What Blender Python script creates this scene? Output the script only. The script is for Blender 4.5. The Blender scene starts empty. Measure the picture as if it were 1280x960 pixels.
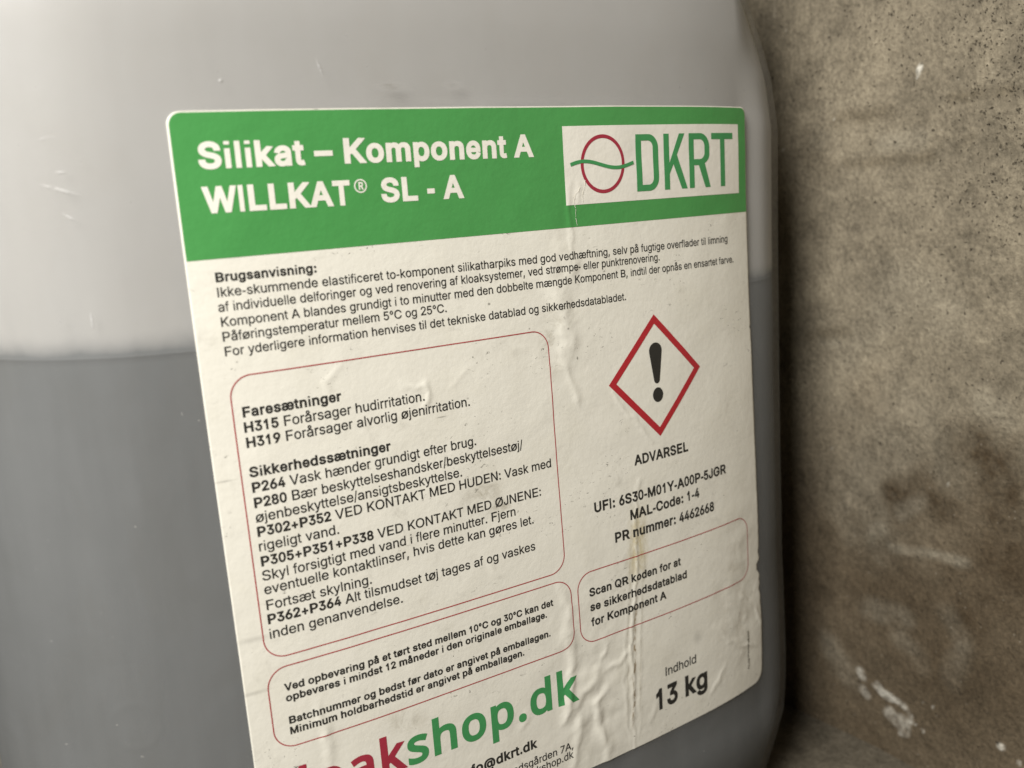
import bpy, bmesh, math, json
import numpy as np
from mathutils import Matrix, Vector, noise, geometry

scene = bpy.context.scene
COL = scene.collection
MM = 0.001
BASE_V = 242.0            # the floor lies at this label height; world z = (BASE_V - v) mm

def to_world(P):
    """label millimetres (X right, Y up from mid label, Z out of the label) -> metres, z up, floor at 0"""
    P = np.asarray(P, float)
    return np.stack([P[..., 0], -P[..., 2], P[..., 1] + (BASE_V - 100.0)], -1) * MM

# ------------------------------------------------------------------ camera
cam_data = bpy.data.cameras.new('camera')
cam = bpy.data.objects.new('camera', cam_data)
COL.objects.link(cam)
R = np.array([[0.8465346611, 0.1572337826, -0.5085829383], [-0.0832495064, 0.9827313415, 0.1652532303], [0.5257837837, -0.0975533087, 0.8450057780]])
C = np.array([-132.2485794, 70.8888523, 207.3235894])
Rw = np.stack([R[0], -R[2], R[1]])
cw = to_world(C)
cam.matrix_world = Matrix([list(Rw[0]) + [cw[0]], list(Rw[1]) + [cw[1]], list(Rw[2]) + [cw[2]], [0, 0, 0, 1]])
cam_data.sensor_width = 36.0
cam_data.lens = 1179.5445501 / 1280 * 36.0
cam_data.clip_start, cam_data.clip_end = 0.005, 50
cam_data.dof.use_dof = True
cam_data.dof.focus_distance = 0.252
cam_data.dof.aperture_fstop = 12.0
scene.camera = cam

# ------------------------------------------------------------------ light: a dim room, one lamp up on the left behind the camera
world = bpy.data.worlds.new('World'); scene.world = world
world.use_nodes = True
bg = world.node_tree.nodes['Background']
bg.inputs['Color'].default_value = (1.0, 0.86, 0.68, 1); bg.inputs['Strength'].default_value = 0.045

def area(name, loc, target, size, power, color, size_y=None):
    d = bpy.data.lights.new(name, 'AREA'); d.energy = power; d.color = color
    d.shape = 'RECTANGLE' if size_y else 'DISK'; d.size = size
    if size_y: d.size_y = size_y
    o = bpy.data.objects.new(name, d); COL.objects.link(o)
    o.location = loc
    o.rotation_euler = (Vector(target) - Vector(loc)).to_track_quat('-Z', 'Y').to_euler()
    return o
area('tall_lamp', (-0.41, -0.27, 0.51), (0.02, 0.0, 0.15), 0.18, 6.1, (1.0, 0.97, 0.915), 0.34)

scene.view_settings.view_transform = 'Standard'
scene.view_settings.look = 'None'
scene.view_settings.exposure = 0.0
scene.view_settings.gamma = 1.0
scene.cycles.max_bounces = 8
scene.cycles.transparent_max_bounces = 12
scene.cycles.use_denoising = True

# ---- shape of the jerrycan, in label millimetres: u to the right, v down from the label's top edge ----
A1, A2, A3, B2, B3, TW = (0.0002397101, 7.5534e-06, 2.659e-07, -1.65265e-05, -1.8351e-06, 3.3867e-06)
UA, UB = -10.0, 171.0          # the gently bowed front runs from UA to UB, tight corners follow
R_RIGHT, R_LEFT, R_BACK, DEPTH = (52.0, 52.0, 35.0, 170.0)
V_TOP, V_BASE = -95.0, 242.0

def th_front(u):
    t = u - 85.0
    return A1 * t + A2 * t ** 2 + A3 * t ** 3

def make_section(n_front=300, n_arc=40, n_side=30):
    """closed plan of the can as points (X, Z), outward normals and arc position u"""
    f = np.linspace(UA, UB, n_front)
    segs = [(f[1:] - f[:-1], (th_front(f[1:]) + th_front(f[:-1])) / 2)]
    def arc(R, a, b, n):
        d = (b - a) / n
        segs.append((np.full(n, R * d), a + d * (np.arange(n) + 0.5)))
    def straight(L, a, n):
        segs.append((np.full(n, L / n), np.full(n, a)))
    thR, thL = th_front(np.array(UB)), th_front(np.array(UA))
    arc(R_RIGHT, thR, np.pi / 2, n_arc)
    straight(DEPTH - R_BACK - R_RIGHT, np.pi / 2, n_side)
    arc(R_BACK, np.pi / 2, np.pi, 16)
    i_back = len(segs); straight(1.0, np.pi, n_side)
    arc(R_BACK, np.pi, 1.5 * np.pi, 16)
    i_left = len(segs); straight(1.0, 1.5 * np.pi, n_side)
    arc(R_LEFT, 1.5 * np.pi, 2 * np.pi + thL, n_arc)
    def ends():
        return (sum((d * np.cos(t)).sum() for d, t in segs), sum((-d * np.sin(t)).sum() for d, t in segs))
    ex, ez = ends()
    segs[i_back] = (np.full(n_side, (1.0 + ex) / n_side), segs[i_back][1])
    segs[i_left] = (np.full(n_side, (1.0 - ez) / n_side), segs[i_left][1])
    ds = np.concatenate([s[0] for s in segs]); th = np.concatenate([s[1] for s in segs])
    X = np.concatenate([[0], np.cumsum(ds * np.cos(th))[:-1]]); Z = np.concatenate([[0], np.cumsum(-ds * np.sin(th))[:-1]])
    s = UA + np.concatenate([[0], np.cumsum(ds)[:-1]])
    thv = np.concatenate([[th[-1] - 2 * np.pi], th[:-1]]); thv = (thv + th) / 2
    # u runs past UB on the right half and below UA on the left half
    tot = ds.sum()
    u = np.where(s < (UB + UA + tot) / 2 , s, s - tot)
    i0 = np.argmin(np.abs(f - 85.0))
    X0 = np.interp(85.0, f, X[:n_front]); Z0 = np.interp(85.0, f, Z[:n_front])
    return X - X0, Z - Z0, np.sin(thv), np.cos(thv), u

def z_extra(u, v):
    uc = np.clip(u, UA, UB) - 85.0; vc = np.clip(v, -20, 195) - 100.0
    return B2 * vc ** 2 + B3 * vc ** 3 + TW * uc * vc

KN_V = np.array([-95, -60, -30, -10, 5, 20, 60, 110, 150, 172, 184, 196, 208, 220, 232, 242])
KN_I = np.array([32.35, 14.35, 4.65, -0.86, -2.87, -2.84, -2.24, -1.05, -0.45, -0.86, -1.19, -1.25, -0.2, 3.08, 6.95, 11.18])

def inset_side(v):
    return np.interp(v, KN_V, KN_I)

def inset_front(v):
    top = np.clip(-24.0 - v, 0, None); bot = np.clip(v - 200.0, 0, None)
    a = np.minimum(top ** 2 / 500.0 + (top / 52.0) ** 6 * 6.0, 60.0)
    b = bot ** 2 / 110.0
    return a + b

def body_points(X, Z, nx, nz, u, v):
    """points of one ring of the can at height v"""
    w = np.clip((u - 168.0) / 16.0, 0, 1); w = w * w * (3 - 2 * w)
    ins = w * inset_side(v) + (1 - w) * inset_front(v)
    return np.stack([X - nx * ins, np.full_like(X, -(v - 100.0)), Z - nz * ins + z_extra(u, v) * (nz > 0.2) * np.clip((nz - 0.2) / 0.4, 0, 1)], 1)

# ------------------------------------------------------------------ materials
class NT:
    """short hand for building node trees"""
    def __init__(self, name):
        self.m = bpy.data.materials.new(name); self.m.use_nodes = True
        self.t = self.m.node_tree; self.n = self.t.nodes; self.n.clear()
        self.out = self.n.new('ShaderNodeOutputMaterial')
    def node(self, kind, **kw):
        n = self.n.new(kind)
        for k, v in kw.items():
            if k == 'ins':
                for i, x in v.items():
                    if isinstance(x, bpy.types.NodeSocket): self.t.links.new(x, n.inputs[i])
                    else: n.inputs[i].default_value = x
            else: setattr(n, k, v)
        return n
    def link(self, a, b): self.t.links.new(a, b)
    def math(self, op, a, b=0.0, clamp=False):
        n = self.node('ShaderNodeMath', operation=op, ins={0: a, 1: b}); n.use_clamp = clamp; return n.outputs[0]
    def mix(self, f, a, b):
        n = self.node('ShaderNodeMix', data_type='RGBA', ins={'Factor': f})
        for s, x in ((6, a), (7, b)):
            if isinstance(x, bpy.types.NodeSocket): self.link(x, n.inputs[s])
            else: n.inputs[s].default_value = (*x, 1)
        return n.outputs[2]
    def ramp(self, x, lo, hi):
        n = self.node('ShaderNodeMapRange', ins={0: x, 1: lo, 2: hi, 3: 0.0, 4: 1.0}); n.clamp = True; return n.outputs[0]
    def noise(self, vec, scale, detail=4, rough=0.55, dist=0.0, stretch=None):
        if stretch:
            vec = self.node('ShaderNodeMapping', ins={'Vector': vec, 'Scale': stretch}).outputs[0]
        return self.node('ShaderNodeTexNoise', ins={'Vector': vec, 'Scale': scale, 'Detail': detail, 'Roughness': rough, 'Distortion': dist}).outputs[0]
    def uv(self): return self.node('ShaderNodeUVMap', uv_map='UVMap').outputs[0]
    def spot(self, vec, c, r, ang=0.0):
        """1 inside an ellipse on the uv sheet (uv is label millimetres / 100), falling to 0 at its rim"""
        m = self.node('ShaderNodeMapping', vector_type='TEXTURE', ins={'Vector': vec, 'Location': (c[0] / 100, c[1] / 100, 0), 'Rotation': (0, 0, ang), 'Scale': (r[0] / 100, r[1] / 100, 1)})
        l = self.node('ShaderNodeVectorMath', operation='LENGTH', ins={0: m.outputs[0]}).outputs['Value']
        return self.ramp(l, 1.0, 0.1)
    def bsdf(self, color, rough, spec=0.5, bump=None, **kw):
        b = self.node('ShaderNodeBsdfPrincipled', ins={'Roughness': rough, 'Specular IOR Level': spec})
        if isinstance(color, bpy.types.NodeSocket): self.link(color, b.inputs['Base Color'])
        else: b.inputs['Base Color'].default_value = (*color, 1)
        for k, v in kw.items(): b.inputs[k].default_value = v
        if bump:
            h, d, s = bump
            bn = self.node('ShaderNodeBump', ins={'Height': h, 'Distance': d, 'Strength': s})
            self.link(bn.outputs[0], b.inputs['Normal'])
        return b
    def done(self, sh):
        self.link(sh.outputs[0], self.out.inputs[0]); return self.m

def paper_material(name, color, stains=True):
    t = NT(name); uv = t.uv()
    col = color
    big = t.noise(uv, 6.0, 5, 0.6)
    col = t.mix(t.math('MULTIPLY', t.ramp(big, 0.5, 0.75), 0.22), color, tuple(c * k for c, k in zip(color, (0.80, 0.78, 0.70))))
    if stains:
        # grey handling smudges
        sm = t.math('MULTIPLY', t.ramp(t.noise(uv, 17.0, 6, 0.68, 0.6), 0.56, 0.74), t.ramp(t.noise(uv, 3.1, 2), 0.42, 0.62))
        st = t.math('MULTIPLY', t.math('MAXIMUM', t.math('MAXIMUM', t.spot(uv, (66, 97), (9, 4), -0.2), t.spot(uv, (71, 101), (7, 4))), t.math('MAXIMUM', t.spot(uv, (38, 150), (8, 4), 0.2), t.spot(uv, (91, 60), (5, 12)))), t.ramp(t.noise(uv, 14.0, 6, 0.7, 0.9), 0.45, 0.62))
        col = t.mix(t.math('MULTIPLY', st, 0.62), col, (0.30, 0.26, 0.18))
        col = t.mix(t.math('MULTIPLY', sm, 0.34), col, (0.36, 0.34, 0.29))
        # short dark scuff flecks, gathered in a few patches
        fl = t.ramp(t.noise(uv, 62.0, 3, 0.6, 0.9, (1.0, 1.7, 1.0)), 0.635, 0.70)
        patch = t.ramp(t.noise(uv, 5.2, 3, 0.6), 0.52, 0.66)
        for c, r in (((65, 76), (12, 3)), ((71, 87), (9, 3)), ((62, 98), (12, 5)), ((105, 62), (10, 6)), ((40, 32), (20, 2.4)), ((54, 148), (8, 3)), ((30, 116), (9, 5)), ((88, 64), (7, 9))):
            patch = t.math('MAXIMUM', patch, t.math('MULTIPLY', t.spot(uv, c, r), 1.3))
        col = t.mix(t.math('MULTIPLY', t.math('MULTIPLY', fl, patch, True), 0.95), col, (0.13, 0.12, 0.10))
        # brown liquid that dried in the upright crease on the right
        wob = t.noise(uv, 9.0, 3, 0.6)
        sep = t.node('ShaderNodeSeparateXYZ', ins={0: uv})
        u, v = sep.outputs[0], sep.outputs[1]
        cx = t.math('ADD', t.math('MULTIPLY', v, -0.105), t.math('ADD', 1.283, t.math('MULTIPLY', t.math('SUBTRACT', wob, 0.5), 0.03)))
        dist = t.math('ABSOLUTE', t.math('SUBTRACT', u, cx))
        brk = t.noise(uv, 34.0, 4, 0.7, 0.5, (1.6, 0.8, 1))
        vr = t.math('MULTIPLY', t.ramp(v, 1.38, 1.46), t.ramp(v, 1.80, 1.74))
        thin = t.math('MULTIPLY', t.math('MULTIPLY', t.ramp(dist, 0.0075, 0.002), t.ramp(brk, 0.44, 0.56)), vr)
        col = t.mix(t.math('MULTIPLY', thin, 0.8), col, (0.24, 0.155, 0.055))
        wide = t.math('MULTIPLY', t.ramp(dist, 0.045, 0.012), t.math('MULTIPLY', t.ramp(v, 1.10, 1.2), t.ramp(v, 1.36, 1.26)))
        col = t.mix(t.math('MULTIPLY', wide, t.math('MULTIPLY', t.ramp(brk, 0.30, 0.60), 0.8)), col, (0.52, 0.43, 0.20))
        rim = t.math('MULTIPLY', t.math('MULTIPLY', t.ramp(t.math('ABSOLUTE', t.math('SUBTRACT', dist, 0.026)), 0.006, 0.001), t.ramp(brk, 0.36, 0.6)), t.math('MULTIPLY', t.ramp(v, 1.1, 1.3), t.ramp(v, 1.80, 1.70)))
        col = t.mix(t.math('MULTIPLY', rim, 0.42), col, (0.36, 0.32, 0.22))
        # grubby lower right edge of the label
        g = t.math('MULTIPLY', t.math('MAXIMUM', t.spot(uv, (160, 137), (16, 14)), t.spot(uv, (158, 160), (16, 26))), t.ramp(t.noise(uv, 11.0, 5, 0.65, 0.8), 0.42, 0.7))
        col = t.mix(t.math('MULTIPLY', g, 0.45), col, (0.36, 0.31, 0.23))
        for c, r, k in (((72.5, 48.2), (0.55, 0.45), .9), ((96, 57.5), (.5, .4), .7), ((98.6, 65.9), (.4, .6), .9), ((56.2, 74.6), (2.0, .22), .7), ((86.2, 25.6), (.5, .45), .6), ((137.5, 159), (2.4, 3.0), .25), ((64.0, 71.2), (.5, .4), .5), ((84.0, 56), (.4, .4), .6), ((53.0, 51.3), (.35, .35), .5), ((2, 80), (3.5, .35), .35), ((4, 118), (7, 1.0), .22), ((2, 131), (6, .7), .25)):
            col = t.mix(t.math('MULTIPLY', t.spot(uv, c, r), k), col, (0.11, 0.10, 0.085))
    fine = t.noise(uv, 55.0, 4, 0.6)
    rough = t.math('ADD', 0.34, t.math('MULTIPLY', big, 0.2))
    return t.done(t.bsdf(col, rough, 0.42, (t.math('ADD', t.math('MULTIPLY', fine, 0.5), big), 0.00028, 0.55)))

def ink_material(name, color, rough=0.42, wear=0.10):
    t = NT(name); uv = t.uv()
    w = t.math('MAXIMUM', t.math('MULTIPLY', t.ramp(t.noise(uv, 22.0, 6, 0.7), 0.40, 0.75), 0.6), t.ramp(t.noise(uv, 4.5, 5, 0.65, 0.5), 0.45, 0.72))
    col = t.mix(t.math('MULTIPLY', w, wear * 2), color, tuple(min(1, c * 1.25 + 0.03) for c in color))
    sp = t.ramp(t.noise(uv, 90.0, 2, 0.5), 0.74, 0.79)
    col = t.mix(t.math('MULTIPLY', sp, 0.25), col, (0.06, 0.06, 0.05))
    fine = t.noise(uv, 55.0, 4, 0.6); big = t.noise(uv, 6.0, 5, 0.6)
    return t.done(t.bsdf(col, rough, 0.40, (t.math('ADD', t.math('MULTIPLY', fine, 0.5), big), 0.00028, 0.55)))

def can_material():
    """milky polyethylene: part of the light scatters in the skin, the rest passes to what is behind it"""
    t = NT('milky_plastic'); uv = t.uv()
    cloud = t.noise(uv, 2.2, 4, 0.55)
    streak = t.noise(uv, 4.0, 4, 0.6, 0.0, (3.5, 0.35, 1))
    col = t.mix(t.math('MULTIPLY', streak, 0.5), (0.70, 0.71, 0.72), (0.60, 0.61, 0.615))
    scuff = t.math('MULTIPLY', t.spot(uv, (51.5, -4.7), (5.5, 1.5), 0.05), t.ramp(t.noise(uv, 30.0, 5, 0.7, 0.6, (0.5, 2.0, 1)), 0.40, 0.62))
    scuff = t.math('MAXIMUM', scuff, t.math('MULTIPLY', t.math('MAXIMUM', t.spot(uv, (67, -5), (3.5, 1.4)), t.spot(uv, (3.5, 28), (.7, .6))), 0.5))
    scuff = t.math('MAXIMUM', scuff, t.math('MULTIPLY', t.ramp(t.noise(uv, 48.0, 2, 0.5), 0.735, 0.77), 0.5))
    scuff = t.math('MAXIMUM', scuff, t.math('MULTIPLY', t.spot(uv, (85, -1.5), (80, 1.2)), 0.10))
    smear = t.math('MULTIPLY', t.ramp(t.noise(uv, 2.6, 6, 0.65, 0.8, (1.2, 0.8, 1)), 0.46, 0.72), 0.30)
    col = t.mix(smear, col, (0.50, 0.47, 0.41))
    fine_scr = t.math('MULTIPLY', t.ramp(t.noise(uv, 26.0, 5, 0.7, 2.2, (0.22, 2.6, 1)), 0.60, 0.70), t.ramp(t.noise(uv, 2.3, 3, 0.6), 0.45, 0.65))
    col = t.mix(t.math('MULTIPLY', fine_scr, 0.35), col, (0.92, 0.92, 0.92))
    col = t.mix(scuff, col, (0.20, 0.19, 0.16))
    scr = t.ramp(t.noise(uv, 9.0, 5, 0.75, 1.4, (0.25, 2.4, 1)), 0.60, 0.68)
    ring = t.spot(uv, (-24.2, 132.8), (7.2, 7.2)); ring = t.math('MULTIPLY', t.ramp(ring, 0.08, 0.25), t.ramp(ring, 0.52, 0.30))
    h = t.math('ADD', t.math('MULTIPLY', t.noise(uv, 3.0, 3, 0.5), 1.6), t.math('MULTIPLY', t.noise(uv, 60.0, 3, 0.6), 0.035))
    h = t.math('ADD', h, t.math('ADD', t.math('MULTIPLY', ring, 0.10), t.math('MULTIPLY', fine_scr, -0.05)))
    nick_glint = None
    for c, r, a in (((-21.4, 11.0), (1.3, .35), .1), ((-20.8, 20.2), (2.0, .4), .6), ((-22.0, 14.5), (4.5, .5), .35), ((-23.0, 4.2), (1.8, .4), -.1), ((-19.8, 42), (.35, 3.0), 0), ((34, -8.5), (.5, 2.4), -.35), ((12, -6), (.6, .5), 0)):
        s = t.spot(uv, c, r, a); nick_glint = s if nick_glint is None else t.math('MAXIMUM', nick_glint, s)
    nick_glint = t.math('MULTIPLY', nick_glint, t.ramp(t.noise(uv, 40.0, 3, 0.6), 0.35, 0.6))
    h = t.math('ADD', h, t.math('MULTIPLY', nick_glint, 1.0))
    rough = t.math('ADD', 0.29, t.math('MULTIPLY', t.math('ADD', scr, cloud), 0.07))
    col = t.mix(t.math('MULTIPLY', nick_glint, 0.3), col, (0.93, 0.93, 0.93))  # specular glints on the nicks, put into the colour as white
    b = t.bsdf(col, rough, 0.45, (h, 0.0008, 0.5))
    tr = t.node('ShaderNodeBsdfTransparent', ins={0: (0.965, 0.965, 0.96, 1)})
    m = t.node('ShaderNodeMixShader', ins={0: t.math('SUBTRACT', t.math('ADD', 0.775, t.math('MULTIPLY', t.math('ADD', cloud, streak), 0.05)), t.math('MAXIMUM', t.math('MULTIPLY', scuff, 0.6), t.math('MULTIPLY', nick_glint, 0.3))), 1: b.outputs[0], 2: tr.outputs[0]})
    return t.done(m)

def inner_material():
    t = NT('inner_plastic'); uv = t.uv()
    n = t.noise(uv, 1.6, 4, 0.55)
    col = t.mix(n, (0.445, 0.435, 0.42), (0.36, 0.352, 0.34))
    # film and splashes the liquid has left on the wall just above its level
    v = t.node('ShaderNodeSeparateXYZ', ins={0: uv}).outputs[1]
    wob = t.math('MULTIPLY', t.math('SUBTRACT', t.noise(uv, 5.0, 4, 0.6), 0.5), 0.05)
    vv = t.math('ADD', v, wob)
    film = t.math('POWER', t.ramp(vv, -0.05, 0.004), 2.0)
    run = t.math('MULTIPLY', t.ramp(vv, -0.40, -0.02), t.ramp(t.noise(uv, 3.2, 4, 0.6, 0.0, (3.0, 0.5, 1)), 0.45, 0.75))
    col = t.mix(t.math('MULTIPLY', run, 0.22), col, (0.22, 0.225, 0.225))
    col = t.mix(film, col, (0.11, 0.117, 0.12))
    return t.done(t.bsdf(col, 0.7, 0.0))

def liquid_material():
    t = NT('grey_liquid'); uv = t.uv()
    n = t.noise(uv, 1.3, 3, 0.5)
    return t.done(t.bsdf(t.mix(n, (0.066, 0.072, 0.074), (0.088, 0.094, 0.095)), 0.5, 0.0))

def concrete_material(name):
    t = NT(name)
    obj = t.node('ShaderNodeTexCoord').outputs['Object']
    a = t.node('ShaderNodeAttribute', attribute_name='stain').outputs['Color']
    m = t.node('ShaderNodeAttribute', attribute_name='pits').outputs['Fac']
    grain = t.noise(obj, 640.0, 5, 0.72)
    mid = t.noise(obj, 95.0, 5, 0.65, 0.5)
    sand = t.node('ShaderNodeTexVoronoi', ins={'Vector': obj, 'Scale': 520.0, 'Randomness': 1.0})
    col = t.mix(t.math('MULTIPLY', t.ramp(grain, 0.32, 0.72), 0.9), t.mix(1.0, a, a), a)
    dk = t.node('ShaderNodeMix', data_type='RGBA', blend_type='MULTIPLY', ins={'Factor': 1.0})
    t.link(a, dk.inputs[6])
    shade = t.math('ADD', t.math('MULTIPLY', grain, 1.9), t.math('MULTIPLY', mid, 0.9))
    cmb = t.node('ShaderNodeCombineColor', ins={0: t.math('ADD', shade, -0.40), 1: t.math('ADD', shade, -0.40), 2: t.math('ADD', shade, -0.41)})
    t.link(cmb.outputs[0], dk.inputs[7])
    col = dk.outputs[2]
    # air holes
    v1 = t.node('ShaderNodeTexVoronoi', ins={'Vector': t.node('ShaderNodeVectorMath', operation='ADD', ins={0: obj, 1: t.node('ShaderNodeVectorMath', operation='SCALE', ins={0: t.node('ShaderNodeTexNoise', ins={'Vector': obj, 'Scale': 500.0}).outputs['Color'], 'Scale': 0.003}).outputs[0]}).outputs[0], 'Scale': 1000.0, 'Randomness': 1.0})
    keep = t.node('ShaderNodeSeparateColor', ins={0: v1.outputs['Color']}).outputs[0]
    pit = t.math('MULTIPLY', t.ramp(v1.outputs['Distance'], 0.42, 0.22), t.math('LESS_THAN', keep, t.math('MULTIPLY', m, 0.55)))
    col = t.mix(t.math('MULTIPLY', pit, 0.6), col, (0.055, 0.045, 0.03))
    light = t.math('MULTIPLY', t.ramp(sand.outputs['Distance'], 0.22, 0.08), t.math('GREATER_THAN', t.node('ShaderNodeSeparateColor', ins={0: sand.outputs['Color']}).outputs[1], 0.93))
    col = t.mix(t.math('MULTIPLY', light, 0.35), col, (0.55, 0.50, 0.41))
    h = t.math('SUBTRACT', t.math('ADD', t.math('MULTIPLY', grain, 0.5), mid), t.math('MULTIPLY', pit, 0.9))
    return t.done(t.bsdf(col, 0.82, 0.25, (h, 0.0016, 0.9)))

M_PAPER = paper_material('cream_label_paper', (0.82, 0.80, 0.72))
M_PANEL = paper_material('cream_panel', (0.84, 0.815, 0.74), False)
M_GREEN = ink_material('green_print', (0.072, 0.305, 0.082), 0.36)
M_GREEN2 = ink_material('green_lettering', (0.055, 0.285, 0.095), 0.4)
M_WHITE = ink_material('cream_lettering', (0.84, 0.815, 0.735))
M_BLACK = ink_material('black_print', (0.028, 0.027, 0.024), 0.45, 0.06)
M_GREY = ink_material('grey_print', (0.20, 0.185, 0.15), 0.45, 0.06)
M_RED = ink_material('red_print', (0.44, 0.022, 0.032), 0.4)
M_LINE = ink_material('dark_red_line', (0.40, 0.045, 0.05), 0.4)
M_MAROON = ink_material('maroon_lettering', (0.36, 0.030, 0.055), 0.4)
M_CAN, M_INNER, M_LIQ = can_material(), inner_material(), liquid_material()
M_WALL = concrete_material('rough_concrete'); M_FLOOR = concrete_material('floor_concrete')

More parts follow.
